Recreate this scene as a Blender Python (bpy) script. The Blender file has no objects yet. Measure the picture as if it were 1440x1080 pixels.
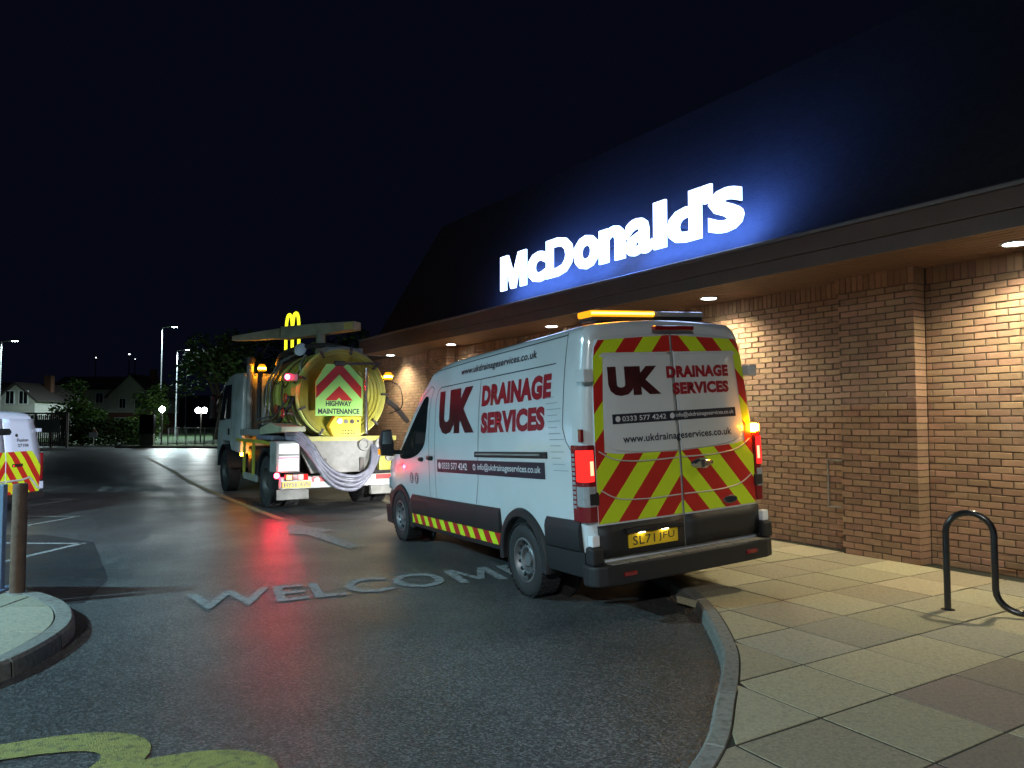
import bpy, bmesh, math, random
from mathutils import Vector, Matrix
R = math.radians
PI = math.pi
random.seed(7)
scn = bpy.context.scene
col = scn.collection

# ---------------------------------------------------------------- camera
F, HOR, CH = 1030.0, 591.0, 1.715            # focal length in pixels of the 1440 px photograph, horizon row, eye height
PITCH = math.atan((HOR - 540.0) / F)
cd = bpy.data.cameras.new('camera'); cam = bpy.data.objects.new('camera', cd); col.objects.link(cam)
cd.sensor_width = 36.0; cd.lens = 36.0 * F / 1440.0; cd.clip_start = 0.05; cd.clip_end = 2000
cam.location = (0, 0, CH); cam.rotation_euler = (PI / 2 + PITCH, 0, 0)
scn.camera = cam

# ---------------------------------------------------------------- world, moonlight, exposure
wd = bpy.data.worlds.new('World'); scn.world = wd; wd.use_nodes = True
bg = wd.node_tree.nodes['Background']
bg.inputs['Color'].default_value = (0.0013, 0.0017, 0.0046, 1); bg.inputs['Strength'].default_value = 1.0
sd = bpy.data.lights.new('moon', 'SUN'); sd.energy = 0.012; sd.angle = R(3); sd.color = (0.75, 0.87, 1.0)
so = bpy.data.objects.new('moon', sd); col.objects.link(so); so.rotation_euler = (R(38), 0, R(-62))
vs = scn.view_settings
vs.view_transform = 'Standard'; vs.look = 'None'; vs.gamma = 1.0; vs.exposure = 0.35
vs.use_curve_mapping = False
scn.cycles.use_denoising = True
scn.cycles.max_bounces = 6; scn.cycles.diffuse_bounces = 3; scn.cycles.glossy_bounces = 3
scn.cycles.transmission_bounces = 4; scn.cycles.volume_bounces = 0
scn.cycles.sample_clamp_indirect = 4.0

# ---------------------------------------------------------------- pixel -> place (the pixel gives a direction, the surface it lies on the distance)
def ray(px, py):
    a, b = (px - 720) / F, (540 - py) / F
    return Vector((a, math.cos(PITCH) - b * math.sin(PITCH), math.sin(PITCH) + b * math.cos(PITCH)))
def G(px, py, z=0.0):
    d = ray(px, py); t = (z - CH) / d.z
    return Vector((d.x * t, d.y * t, z))
def atY(px, py, Y):
    d = ray(px, py); t = Y / d.y
    return Vector((d.x * t, Y, d.z * t + CH))

# ---------------------------------------------------------------- materials
def nd(nt, typ, loc=(0, 0), **kw):
    n = nt.nodes.new(typ); n.location = loc
    for k, v in kw.items():
        setattr(n, k, v)
    return n
def mat(name, c, rough=0.5, metal=0.0, var=0.12, scale=6.0, bump=0.0, bscale=60.0, coat=0.0, spec=0.5,
        emit=None, estr=0.0, rnd=0.0, dirt=None, dirt_amt=0.0, rvar=0.0, trans=0.0):
    m = bpy.data.materials.new(name); m.use_nodes = True
    nt = m.node_tree; b = nt.nodes['Principled BSDF']
    b.inputs['Roughness'].default_value = rough; b.inputs['Metallic'].default_value = metal
    b.inputs['Coat Weight'].default_value = coat; b.inputs['Specular IOR Level'].default_value = spec
    b.inputs['Transmission Weight'].default_value = trans
    tc = nd(nt, 'ShaderNodeTexCoord')
    nz = nd(nt, 'ShaderNodeTexNoise'); nz.inputs['Scale'].default_value = scale; nz.inputs['Detail'].default_value = 6
    nt.links.new(tc.outputs['Object'], nz.inputs['Vector'])
    mix = nd(nt, 'ShaderNodeMix', data_type='RGBA')
    lo = [max(0, x * (1 - var)) for x in c]; hi = [min(1, x * (1 + var)) for x in c]
    mix.inputs[6].default_value = (*lo, 1); mix.inputs[7].default_value = (*hi, 1)
    nt.links.new(nz.outputs['Fac'], mix.inputs[0])
    out = mix.outputs[2]
    if dirt is not None:
        n2 = nd(nt, 'ShaderNodeTexNoise'); n2.inputs['Scale'].default_value = scale * 0.45; n2.inputs['Detail'].default_value = 9
        nt.links.new(tc.outputs['Object'], n2.inputs['Vector'])
        cr = nd(nt, 'ShaderNodeValToRGB'); cr.color_ramp.elements[0].position = 0.48; cr.color_ramp.elements[1].position = 0.72
        nt.links.new(n2.outputs['Fac'], cr.inputs[0])
        ma = nd(nt, 'ShaderNodeMath', operation='MULTIPLY'); ma.inputs[1].default_value = dirt_amt
        nt.links.new(cr.outputs[0], ma.inputs[0])
        m2 = nd(nt, 'ShaderNodeMix', data_type='RGBA'); m2.inputs[7].default_value = (*dirt, 1)
        nt.links.new(ma.outputs[0], m2.inputs[0]); nt.links.new(out, m2.inputs[6]); out = m2.outputs[2]
    if rnd > 0:
        oi = nd(nt, 'ShaderNodeObjectInfo'); ge = nd(nt, 'ShaderNodeNewGeometry')
        ad = nd(nt, 'ShaderNodeMath', operation='ADD'); fr = nd(nt, 'ShaderNodeMath', operation='FRACT')
        nt.links.new(oi.outputs['Random'], ad.inputs[0]); nt.links.new(ge.outputs['Random Per Island'], ad.inputs[1])
        nt.links.new(ad.outputs[0], fr.inputs[0])
        mr = nd(nt, 'ShaderNodeMapRange'); mr.inputs['To Min'].default_value = 1 - rnd; mr.inputs['To Max'].default_value = 1 + rnd
        nt.links.new(fr.outputs[0], mr.inputs['Value'])
        hs = nd(nt, 'ShaderNodeHueSaturation')
        mr2 = nd(nt, 'ShaderNodeMapRange'); mr2.inputs['To Min'].default_value = 0.488; mr2.inputs['To Max'].default_value = 0.512
        wn = nd(nt, 'ShaderNodeTexWhiteNoise', noise_dimensions='1D'); nt.links.new(fr.outputs[0], wn.inputs['W'])
        nt.links.new(wn.outputs['Value'], mr2.inputs['Value']); nt.links.new(mr2.outputs[0], hs.inputs['Hue'])
        nt.links.new(mr.outputs[0], hs.inputs['Value']); nt.links.new(out, hs.inputs['Color']); out = hs.outputs[0]
    nt.links.new(out, b.inputs['Base Color'])
    if rvar > 0:
        mr = nd(nt, 'ShaderNodeMapRange'); mr.inputs['To Min'].default_value = max(0.02, rough - rvar); mr.inputs['To Max'].default_value = min(1, rough + rvar)
        nt.links.new(nz.outputs['Fac'], mr.inputs['Value']); nt.links.new(mr.outputs[0], b.inputs['Roughness'])
    if bump > 0:
        n3 = nd(nt, 'ShaderNodeTexNoise'); n3.inputs['Scale'].default_value = bscale; n3.inputs['Detail'].default_value = 4
        nt.links.new(tc.outputs['Object'], n3.inputs['Vector'])
        bp = nd(nt, 'ShaderNodeBump'); bp.inputs['Strength'].default_value = bump; bp.inputs['Distance'].default_value = 0.01
        nt.links.new(n3.outputs['Fac'], bp.inputs['Height']); nt.links.new(bp.outputs[0], b.inputs['Normal'])
    if emit is not None:
        b.inputs['Emission Color'].default_value = (*emit, 1); b.inputs['Emission Strength'].default_value = estr
    return m

def asphalt(name, base, rough, rv):
    m = bpy.data.materials.new(name); m.use_nodes = True
    nt = m.node_tree; b = nt.nodes['Principled BSDF']; tc = nd(nt, 'ShaderNodeTexCoord')
    def noise(s, d=5):
        n = nd(nt, 'ShaderNodeTexNoise'); n.inputs['Scale'].default_value = s; n.inputs['Detail'].default_value = d
        nt.links.new(tc.outputs['Object'], n.inputs['Vector']); return n
    vo = nd(nt, 'ShaderNodeTexVoronoi'); vo.inputs['Scale'].default_value = 85
    nt.links.new(tc.outputs['Object'], vo.inputs['Vector'])
    big = noise(0.35, 8); fine = noise(140, 3)
    cr = nd(nt, 'ShaderNodeValToRGB'); e = cr.color_ramp.elements
    e[0].position = 0.0; e[0].color = (*[x * 0.45 for x in base], 1); e[1].position = 1.0; e[1].color = (*[min(1, x * 2.3) for x in base], 1)
    k = e.new(0.62); k.color = (*base, 1)
    sep = nd(nt, 'ShaderNodeSeparateColor'); nt.links.new(vo.outputs['Color'], sep.inputs[0]); nt.links.new(sep.outputs[0], cr.inputs[0])
    mx = nd(nt, 'ShaderNodeMix', data_type='RGBA', blend_type='MULTIPLY'); mx.inputs[0].default_value = 1.0
    mr = nd(nt, 'ShaderNodeMapRange'); mr.inputs['From Min'].default_value = 0.3; mr.inputs['From Max'].default_value = 0.7
    mr.inputs['To Min'].default_value = 0.55; mr.inputs['To Max'].default_value = 1.4
    nt.links.new(big.outputs['Fac'], mr.inputs['Value']); nt.links.new(cr.outputs[0], mx.inputs[6]); nt.links.new(mr.outputs[0], mx.inputs[7])
    nt.links.new(mx.outputs[2], b.inputs['Base Color'])
    r2 = nd(nt, 'ShaderNodeMapRange'); r2.inputs['From Min'].default_value = 0.35; r2.inputs['From Max'].default_value = 0.65
    r2.inputs['To Min'].default_value = rough - rv; r2.inputs['To Max'].default_value = rough + rv
    n4 = noise(0.9, 6); nt.links.new(n4.outputs['Fac'], r2.inputs['Value']); nt.links.new(r2.outputs[0], b.inputs['Roughness'])
    ad = nd(nt, 'ShaderNodeMath', operation='ADD'); nt.links.new(vo.outputs['Distance'], ad.inputs[0]); nt.links.new(fine.outputs['Fac'], ad.inputs[1])
    bp = nd(nt, 'ShaderNodeBump'); bp.inputs['Strength'].default_value = 0.5; bp.inputs['Distance'].default_value = 0.004
    nt.links.new(ad.outputs[0], bp.inputs['Height']); nt.links.new(bp.outputs[0], b.inputs['Normal'])
    b.inputs['Specular IOR Level'].default_value = 0.5
    return m

def emis(name, c, s):
    m = bpy.data.materials.new(name); m.use_nodes = True; nt = m.node_tree
    for n in list(nt.nodes): nt.nodes.remove(n)
    o = nd(nt, 'ShaderNodeOutputMaterial'); e = nd(nt, 'ShaderNodeEmission')
    e.inputs[0].default_value = (*c, 1); e.inputs[1].default_value = s
    nt.links.new(e.outputs[0], o.inputs[0]); return m

M = {}
M['asphalt'] = asphalt('asphalt', (0.072, 0.072, 0.071), 0.36, 0.06)
M['asphalt_new'] = asphalt('asphalt_patch', (0.024, 0.025, 0.027), 0.50, 0.08)
M['grass'] = mat('verge_grass', (0.05, 0.085, 0.03), 0.9, var=0.5, scale=9, bump=0.8, bscale=40)
M['line'] = mat('road_paint', (0.24, 0.25, 0.245), 0.6, var=0.3, scale=40, bump=0.3, bscale=120, dirt=(0.05, 0.05, 0.05), dirt_amt=0.85)
M['line_y'] = mat('worn_yellow_line', (0.34, 0.27, 0.13), 0.6, var=0.3, scale=20, dirt=(0.05, 0.05, 0.05), dirt_amt=0.9)
M['logo_y'] = mat('yellow_ground_paint', (0.23, 0.215, 0.055), 0.65, var=0.25, scale=45, bump=0.7, bscale=110, dirt=(0.06, 0.058, 0.035), dirt_amt=0.85)
M['slab'] = mat('paving_slab', (0.31, 0.265, 0.17), 0.85, var=0.5, scale=62, bump=0.5, bscale=200, rnd=0.20, dirt=(0.16, 0.14, 0.11), dirt_amt=0.5)
M['slab_p'] = mat('paving_slab_pink', (0.205, 0.155, 0.115), 0.85, var=0.5, scale=62, bump=0.5, bscale=200, rnd=0.14, dirt=(0.13, 0.10, 0.09), dirt_amt=0.5)
M['slab_g'] = mat('paving_slab_grey', (0.28, 0.25, 0.18), 0.85, var=0.5, scale=62, bump=0.5, bscale=200, rnd=0.14, dirt=(0.13, 0.13, 0.12), dirt_amt=0.5)
M['joint'] = mat('sand_joint', (0.018, 0.019, 0.012), 0.95, var=0.5, scale=30)
M['kerb'] = mat('kerb_concrete', (0.20, 0.19, 0.165), 0.8, var=0.3, scale=60, bump=0.5, bscale=150, rnd=0.14, dirt=(0.07, 0.06, 0.045), dirt_amt=0.7)
M['brick'] = mat('brick', (0.275, 0.165, 0.105), 0.85, var=0.25, scale=25, bump=0.4, bscale=150, rnd=0.20, dirt=(0.19, 0.11, 0.065), dirt_amt=0.5)
M['mortar'] = mat('mortar', (0.085, 0.065, 0.048), 0.95, var=0.25, scale=40, bump=0.3)
M['fascia'] = mat('fascia_board', (0.105, 0.090, 0.085), 0.45, var=0.2, scale=3, bump=0.1, bscale=15)
M['soffit'] = mat('soffit_board', (0.17, 0.10, 0.065), 0.55, var=0.3, scale=5, bump=0.2)
M['roof'] = mat('roof_tile', (0.036, 0.035, 0.039), 0.85, var=0.35, scale=9, bump=0.5, bscale=30)
M['trim_al'] = mat('aluminium_trim', (0.26, 0.27, 0.29), 0.5, 0.6, var=0.1)
M['vanwhite'] = mat('van_white_paint', (0.62, 0.65, 0.66), 0.28, var=0.04, scale=2, coat=1.0, dirt=(0.42, 0.42, 0.40), dirt_amt=0.5)
M['plastic'] = mat('black_plastic', (0.014, 0.014, 0.015), 0.55, var=0.25, scale=12, bump=0.25, bscale=300)
M['under'] = mat('underbody', (0.010, 0.010, 0.010), 0.9)
M['gap'] = mat('panel_gap', (0.06, 0.068, 0.07), 0.7)
M['printline'] = mat('faded_print', (0.30, 0.33, 0.35), 0.4)
M['crease'] = mat('pressed_edge', (0.50, 0.50, 0.48), 0.4)
M['glass'] = mat('dark_glass', (0.012, 0.013, 0.013), 0.04, var=0.1, spec=0.7)
M['tyre'] = mat('tyre_rubber', (0.018, 0.018, 0.018), 0.75, var=0.3, scale=20, bump=0.3, bscale=80)
M['steel'] = mat('wheel_steel', (0.24, 0.245, 0.25), 0.45, 0.6, var=0.2, scale=15, dirt=(0.05, 0.045, 0.04), dirt_amt=0.7)
M['darksteel'] = mat('dark_steel', (0.07, 0.065, 0.06), 0.55, 0.5, var=0.35, scale=14, dirt=(0.12, 0.07, 0.04), dirt_amt=0.4)
M['red'] = mat('red_reflective', (0.46, 0.018, 0.014), 0.4, var=0.08, scale=8)
M['yel'] = mat('yellow_reflective', (0.55, 0.72, 0.02), 0.4, var=0.06, scale=8)
M['txt_dark'] = mat('dark_red_lettering', (0.050, 0.010, 0.012), 0.3, var=0.85, scale=7)
M['txt_red'] = mat('red_lettering', (0.30, 0.016, 0.024), 0.3, var=0.15, scale=10)
M['txt_blk'] = mat('black_lettering', (0.022, 0.024, 0.032), 0.35)
M['txt_wht'] = mat('white_lettering', (0.66, 0.67, 0.68), 0.35)
M['bar'] = mat('navy_black_band', (0.018, 0.022, 0.035), 0.35)
M['plate'] = mat('yellow_plate', (0.72, 0.48, 0.02), 0.4, var=0.05)
M['lampred'] = mat('dark_red_lens', (0.20, 0.008, 0.012), 0.15, var=0.2, scale=60, coat=0.8)
M['lampclr'] = mat('clear_lens', (0.33, 0.34, 0.35), 0.15, var=0.35, scale=70, coat=0.8)
M['chrome'] = mat('bright_metal', (0.55, 0.55, 0.55), 0.2, 0.95)
M['black'] = mat('black_paint', (0.012, 0.012, 0.013), 0.22, var=0.2, coat=0.5)
M['wood'] = mat('weathered_timber', (0.105, 0.060, 0.038), 0.8, var=0.5, scale=14, bump=0.5, bscale=40)
M['tanky'] = mat('tank_yellow', (0.38, 0.35, 0.045), 0.4, var=0.25, scale=5, dirt=(0.18, 0.15, 0.04), dirt_amt=0.75, rvar=0.1)
M['tankb'] = mat('tank_band_brown', (0.13, 0.075, 0.04), 0.6, var=0.4, scale=9, dirt=(0.25, 0.19, 0.05), dirt_amt=0.4)
M['tanklt'] = mat('tank_rim_cream', (0.60, 0.62, 0.16), 0.4, var=0.15, scale=8, dirt=(0.25, 0.2, 0.08), dirt_amt=0.5)
M['signg'] = mat('green_reflective_board', (0.38, 0.72, 0.16), 0.4, var=0.05)
M['truckwhite'] = mat('truck_white_paint', (0.50, 0.52, 0.48), 0.4, var=0.12, scale=4, coat=0.3, dirt=(0.22, 0.22, 0.18), dirt_amt=0.6)
M['boom'] = mat('boom_olive_cream', (0.34, 0.34, 0.22), 0.5, var=0.2, scale=6, dirt=(0.12, 0.11, 0.06), dirt_amt=0.6)
M['hose'] = mat('grey_blue_hose', (0.16, 0.16, 0.195), 0.4, var=0.25, scale=20, dirt=(0.06, 0.06, 0.07), dirt_amt=0.5)
M['dullgrey'] = mat('dull_grey', (0.24, 0.235, 0.21), 0.6, var=0.3, scale=10, dirt=(0.1, 0.09, 0.07), dirt_amt=0.6)
M['whiteref'] = mat('white_reflective', (0.80, 0.82, 0.84), 0.45, var=0.04)
M['blueframe'] = mat('blue_grey_frame', (0.13, 0.19, 0.28), 0.5, var=0.2, scale=12)
M['poster'] = mat('pale_green_banner', (0.45, 0.55, 0.44), 0.6, var=0.2, scale=5)
M['render'] = mat('cream_render', (0.50, 0.50, 0.44), 0.85, var=0.15, scale=2)
M['rtile'] = mat('house_roof_tile', (0.05, 0.04, 0.036), 0.8, var=0.3, scale=3)
M['housebrick'] = mat('house_brick', (0.17, 0.075, 0.05), 0.85, var=0.3, scale=8)
M['galv'] = mat('galvanised', (0.42, 0.44, 0.44), 0.45, 0.7, var=0.15, scale=10)
M['greyfence'] = mat('weathered_fence', (0.16, 0.15, 0.14), 0.8, var=0.3, scale=6)
M['leaf'] = mat('leaf', (0.065, 0.125, 0.028), 0.9, var=0.45, scale=1.5, rnd=0.45, spec=0.1)
M['leaf_d'] = mat('leaf_dark', (0.035, 0.068, 0.02), 0.9, var=0.45, scale=1.5, rnd=0.45, spec=0.1)
M['bark'] = mat('bark', (0.06, 0.045, 0.032), 0.9, var=0.4, bump=0.6, bscale=20)
M['hill'] = mat('wooded_hill', (0.03, 0.034, 0.028), 0.95, var=0.5, scale=0.4)
E_SIGN = emis('sign_face_light', (0.45, 0.60, 1.0), 5.0)
E_HALO = emis('sign_added_halo', (0.10, 0.24, 1.0), 30.0)  # blue glow added on the letter backs to cast a halo on the roof
E_SIDE = emis('sign_side_light', (0.40, 0.56, 1.0), 4.0)
E_DOWN = emis('downlight_light', (0.90, 1.0, 0.92), 26)
E_STREET = emis('street_lamp_light', (0.80, 1.0, 0.95), 60)
E_AMBER = emis('amber_light', (1.0, 0.33, 0.010), 150)
E_AMBERBAR = emis('amber_bar_light', (1.0, 0.33, 0.012), 40)
E_AMBERLENS = emis('amber_lens_light', (1.0, 0.36, 0.012), 1.25)
E_RED = emis('red_light', (1.0, 0.008, 0.03), 360)
E_TAIL = emis('tail_light_glow', (1.0, 0.022, 0.018), 1.5)
E_TAIL2 = emis('tail_light_core', (1.0, 0.26, 0.14), 3.0)
E_M = emis('golden_letter_light', (0.75, 0.72, 0.02), 1.7)
E_PLATE = emis('plate_lamp_light', (1.0, 0.85, 0.5), 14)
E_HEAD = emis('headlamp_light', (0.9, 0.95, 1.0), 30)
E_GLOBE = emis('globe_lamp_light', (0.88, 1.0, 0.97), 110)
E_FAR = emis('far_lamp_light', (0.9, 0.97, 1.0), 3)

# ---------------------------------------------------------------- mesh helpers
def bas(d):
    d = d.normalized(); a = Vector((0, 0, 1)) if abs(d.z) < 0.9 else Vector((1, 0, 0))
    u = d.cross(a).normalized(); return u, d.cross(u).normalized()
class MB:
    def __init__(s): s.v = []; s.f = []
    def poly(s, pts):
        i = len(s.v); s.v += [tuple(p) for p in pts]; s.f.append(tuple(range(i, i + len(pts)))); return s
    def box(s, x0, x1, y0, y1, z0, z1):
        i = len(s.v)
        s.v += [(x0, y0, z0), (x1, y0, z0), (x1, y1, z0), (x0, y1, z0), (x0, y0, z1), (x1, y0, z1), (x1, y1, z1), (x0, y1, z1)]
        for q in ((0, 3, 2, 1), (4, 5, 6, 7), (0, 1, 5, 4), (1, 2, 6, 5), (2, 3, 7, 6), (3, 0, 4, 7)): s.f.append(tuple(i + k for k in q))
        return s
    def bar(s, p, q, w, h):                       # square bar from p to q
        p, q = Vector(p), Vector(q); u, v = bas(q - p); i = len(s.v)
        for o in (p, q):
            for a, b in ((-1, -1), (1, -1), (1, 1), (-1, 1)): s.v.append(tuple(o + u * a * w / 2 + v * b * h / 2))
        s.f.append((i, i + 1, i + 2, i + 3)); s.f.append((i + 7, i + 6, i + 5, i + 4))
        for k in range(4): s.f.append((i + k, i + 4 + k, i + 4 + (k + 1) % 4, i + (k + 1) % 4))
        return s
    def loft(s, rings, cap0=True, cap1=True, closed=True):
        i = len(s.v); n = len(rings[0])
        for r in rings: s.v += [tuple(p) for p in r]
        for k in range(len(rings) - 1):
            for j in range(n if closed else n - 1):
                a = i + k * n + j; b = i + k * n + (j + 1) % n
                s.f.append((a, b, b + n, a + n))
        if cap0: s.f.append(tuple(i + j for j in reversed(range(n))))
        if cap1: s.f.append(tuple(i + (len(rings) - 1) * n + j for j in range(n)))
        return s
    def cyl(s, p, q, r0, r1=None, n=16, caps=True):
        p, q = Vector(p), Vector(q); r1 = r0 if r1 is None else r1; u, v = bas(q - p)
        ring = lambda o, r: [o + u * math.cos(2 * PI * k / n) * r + v * math.sin(2 * PI * k / n) * r for k in range(n)]
        return s.loft([ring(p, r0), ring(q, r1)], caps, caps)
    def tube(s, pts, r, n=10, closed=False):
        pts = [Vector(p) for p in pts]; rings = []; rr = r if callable(r) else (lambda t: r)
        u = None
        for k, p in enumerate(pts):
            if closed: d = pts[(k + 1) % len(pts)] - pts[k - 1]
            else: d = pts[min(k + 1, len(pts) - 1)] - pts[max(k - 1, 0)]
            d.normalize()
            if u is None: u, v = bas(d)
            else:
                u = (u - d * u.dot(d)).normalized(); v = d.cross(u)
            ra = rr(k / (len(pts) - 1))
            rings.append([p + u * math.cos(2 * PI * j / n) * ra + v * math.sin(2 * PI * j / n) * ra for j in range(n)])
        if closed:
            rings.append(rings[0]); return s.loft(rings, False, False)
        return s.loft(rings)
    def lathe(s, o, ax, prof, n=32, a0=0.0, a1=2 * PI):    # prof: (radius, along)
        o, ax = Vector(o), Vector(ax).normalized(); u, v = bas(ax); full = abs(a1 - a0 - 2 * PI) < 1e-6
        m = n if full else n + 1; i = len(s.v)
        for k in range(m):
            t = a0 + (a1 - a0) * k / n; d = u * math.cos(t) + v * math.sin(t)
            for r, h in prof: s.v.append(tuple(o + d * r + ax * h))
        p = len(prof)
        for k in range(n):
            for j in range(p - 1):
                a = i + k * p + j; b = i + ((k + 1) % m) * p + j
                s.f.append((a, b, b + 1, a + 1))
        return s
    def prism(s, pts, fn, t0, t1):                # outline (2-D) through fn(u, v, t)
        n = len(pts); i = len(s.v)
        for t in (t0, t1): s.v += [tuple(fn(u, v, t)) for u, v in pts]
        s.f.append(tuple(i + k for k in reversed(range(n)))); s.f.append(tuple(i + n + k for k in range(n)))
        for k in range(n): s.f.append((i + k, i + (k + 1) % n, i + n + (k + 1) % n, i + n + k))
        return s
    def grid(s, fn, nu, nv):
        i = len(s.v)
        for a in range(nu + 1):
            for b in range(nv + 1): s.v.append(tuple(fn(a / nu, b / nv)))
        for a in range(nu):
            for b in range(nv):
                k = i + a * (nv + 1) + b; s.f.append((k, k + nv + 1, k + nv + 2, k + 1))
        return s
    def mesh(s, name):
        me = bpy.data.meshes.new(name); me.from_pydata(s.v, [], s.f)
        bm = bmesh.new(); bm.from_mesh(me); bmesh.ops.recalc_face_normals(bm, faces=bm.faces); bm.to_mesh(me); bm.free()
        return me
    def build(s, name, m, parent=None, smooth=None, bevel=0.0, seg=2, solid=0.0):
        return link(name, s.mesh(name), m, parent, smooth, bevel, seg, solid)
def link(name, me, m, parent=None, smooth=None, bevel=0.0, seg=2, solid=0.0):
    o = bpy.data.objects.new(name, me); col.objects.link(o)
    if m is not None and len(me.materials) == 0: me.materials.append(M[m] if isinstance(m, str) else m)
    if parent is not None: o.parent = parent
    if smooth:
        for p in me.polygons: p.use_smooth = True
        me.set_sharp_from_angle(angle=R(smooth))
    if solid:
        q = o.modifiers.new('solid', 'SOLIDIFY'); q.thickness = solid; q.offset = 0
    if bevel:
        q = o.modifiers.new('bevel', 'BEVEL'); q.width = bevel; q.segments = seg; q.limit_method = 'ANGLE'; q.angle_limit = R(35)
    return o
def tag(o, label, cat, group=None):
    o['label'] = label; o['category'] = cat
    if group: o['group'] = group
    return o
def struct(o, label=None, cat=None):
    o['kind'] = 'structure'
    if label: o['label'] = label
    if cat: o['category'] = cat
    return o
def empty(name, mtx=None, loc=None, rz=0.0):
    o = bpy.data.objects.new(name, None); col.objects.link(o); o.empty_display_size = 0.2
    o.matrix_world = mtx if mtx is not None else Matrix.Translation(loc) @ Matrix.Rotation(rz, 4, 'Z')
    return o
def lamp(name, typ, loc, energy, colr, parent=None, rot=None, **kw):
    d = bpy.data.lights.new(name, typ); d.energy = energy; d.color = colr
    for k, v in kw.items(): setattr(d, k, v)
    o = bpy.data.objects.new(name, d); col.objects.link(o); o.location = loc
    if parent is not None: o.parent = parent
    if rot is not None: o.rotation_euler = rot
    return o
def text_raw(body, off=0.0, spacing=1.0):
    cu = bpy.data.curves.new('txt', 'FONT'); cu.body = body; cu.size = 1.0; cu.offset = off; cu.fill_mode = 'FRONT'
    cu.space_character = spacing; cu.resolution_u = 3
    ob = bpy.data.objects.new('txt', cu); col.objects.link(ob)
    dg = bpy.context.evaluated_depsgraph_get(); dg.update()
    me = bpy.data.meshes.new_from_object(ob.evaluated_get(dg))
    bpy.data.objects.remove(ob); bpy.data.curves.remove(cu)
    return me
def text_part(name, body, fn, m, parent, off=0.0, spacing=1.0, cuts=0, thick=0.0, keep=False):
    """lettering normalised to the unit square, then laid on a surface by fn(u, v)"""
    me = text_raw(body, off, spacing)
    bm = bmesh.new(); bm.from_mesh(me)
    xs = [v.co.x for v in bm.verts]; ys = [v.co.y for v in bm.verts]
    x0, x1, y0, y1 = min(xs), max(xs), min(ys), max(ys)
    for v in bm.verts: v.co = ((v.co.x - x0) / (x1 - x0), (v.co.y - y0) / (y1 - y0), 0)
    for k in range(1, cuts):
        bmesh.ops.bisect_plane(bm, geom=bm.verts[:] + bm.edges[:] + bm.faces[:], plane_co=(0, k / cuts, 0), plane_no=(0, 1, 0))
    if thick:
        r = bmesh.ops.extrude_face_region(bm, geom=bm.faces[:])
        for e in r['geom']:
            if isinstance(e, bmesh.types.BMVert): e.co.z = 1.0
    for v in bm.verts: v.co = fn(v.co.x, v.co.y) if not thick else fn(v.co.x, v.co.y, v.co.z)
    bmesh.ops.recalc_face_normals(bm, faces=bm.faces)
    bm.to_mesh(me); bm.free(); me.materials.clear()
    return link(name, me, m, parent)
def clip(poly, a, b, c):                          # keep a*x + b*y <= c
    out = []
    for k in range(len(poly)):
        p, q = poly[k - 1], poly[k]; dp = a * p[0] + b * p[1] - c; dq = a * q[0] + b * q[1] - c
        if (dp <= 0) != (dq <= 0):
            t = dp / (dp - dq); out.append((p[0] + (q[0] - p[0]) * t, p[1] + (q[1] - p[1]) * t))
        if dq <= 0: out.append(q)
    return out
def lerp(xs, ys, x):
    if x <= xs[0]: return ys[0]
    for k in range(1, len(xs)):
        if x <= xs[k]:
            t = (x - xs[k - 1]) / (xs[k] - xs[k - 1]); return ys[k - 1] + (ys[k] - ys[k - 1]) * t
    return ys[-1]
def smooth_path(pts, n):                          # Catmull-Rom
    pts = [Vector(p) for p in pts]; P = [pts[0] * 2 - pts[1]] + pts + [pts[-1] * 2 - pts[-2]]; out = []
    for k in range(1, len(P) - 2):
        for j in range(n):
            t = j / n; a, b, c, d = P[k - 1], P[k], P[k + 1], P[k + 2]
            out.append(0.5 * ((2 * b) + (c - a) * t + (2 * a - 5 * b + 4 * c - d) * t * t + (3 * b - a - 3 * c + d) * t ** 3))
    out.append(pts[-1]); return out

# ================================================================= GROUND
g = MB().poly([(-600, -150, -0.02), (400, -150, -0.02), (400, 700, -0.02), (-600, 700, -0.02)]).build('ground', 'grass')
struct(g)
cp = MB().poly([(-34, -30, 0), (40, -30, 0), (40, 26, 0), (-2, 34, 0), (-16, 47.5, 0), (-19, 48.2, 0), (-34, 48.2, 0), (-60, 47, 0), (-60, -30, 0)]).build('car_park_road', 'asphalt')
struct(cp)
def sheet(name, pts, m, z, parent=cp):
    return MB().poly([(p[0], p[1], z) for p in pts]).build(name, m, parent)
# newer, darker tarmac reinstatement beside the island
sheet('tarmac_patch', [G(*p) for p in ((-40, 752), (62, 752), (132, 763), (152, 815), (118, 848), (80, 850), (-60, 850))], 'asphalt_new', 0.004)
sheet('tarmac_patch', [G(*p) for p in ((300, 700), (392, 718), (430, 735), (520, 730), (560, 715), (440, 700))], 'asphalt_new', 0.004)
# bay markings: saw-tooth ends
def stripe(a, b, w, m='line', z=0.008, name='bay_line'):
    a, b = Vector(a).to_2d(), Vector(b).to_2d(); d = (b - a).normalized(); n = Vector((-d.y, d.x)) * w / 2
    return sheet(name, [a - n, b - n, b + n, a + n], m, z)
tip = Vector((-5.97, 10.26)); step = Vector((-1.75, 2.85))
for k in range(6):
    t = tip + step * k
    stripe(t, t + Vector((-1.9 - 0.25 * k, 0.05)), 0.10); stripe(t + Vector((0.0, 0.06)), t + Vector((-0.18, -1.35)), 0.10)
for k in range(5):
    a = Vector((-9.2, 26.5)) + Vector((-0.9, 3.1)) * k
    stripe(a, a + Vector((3.2, 0.7)), 0.10)
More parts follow.
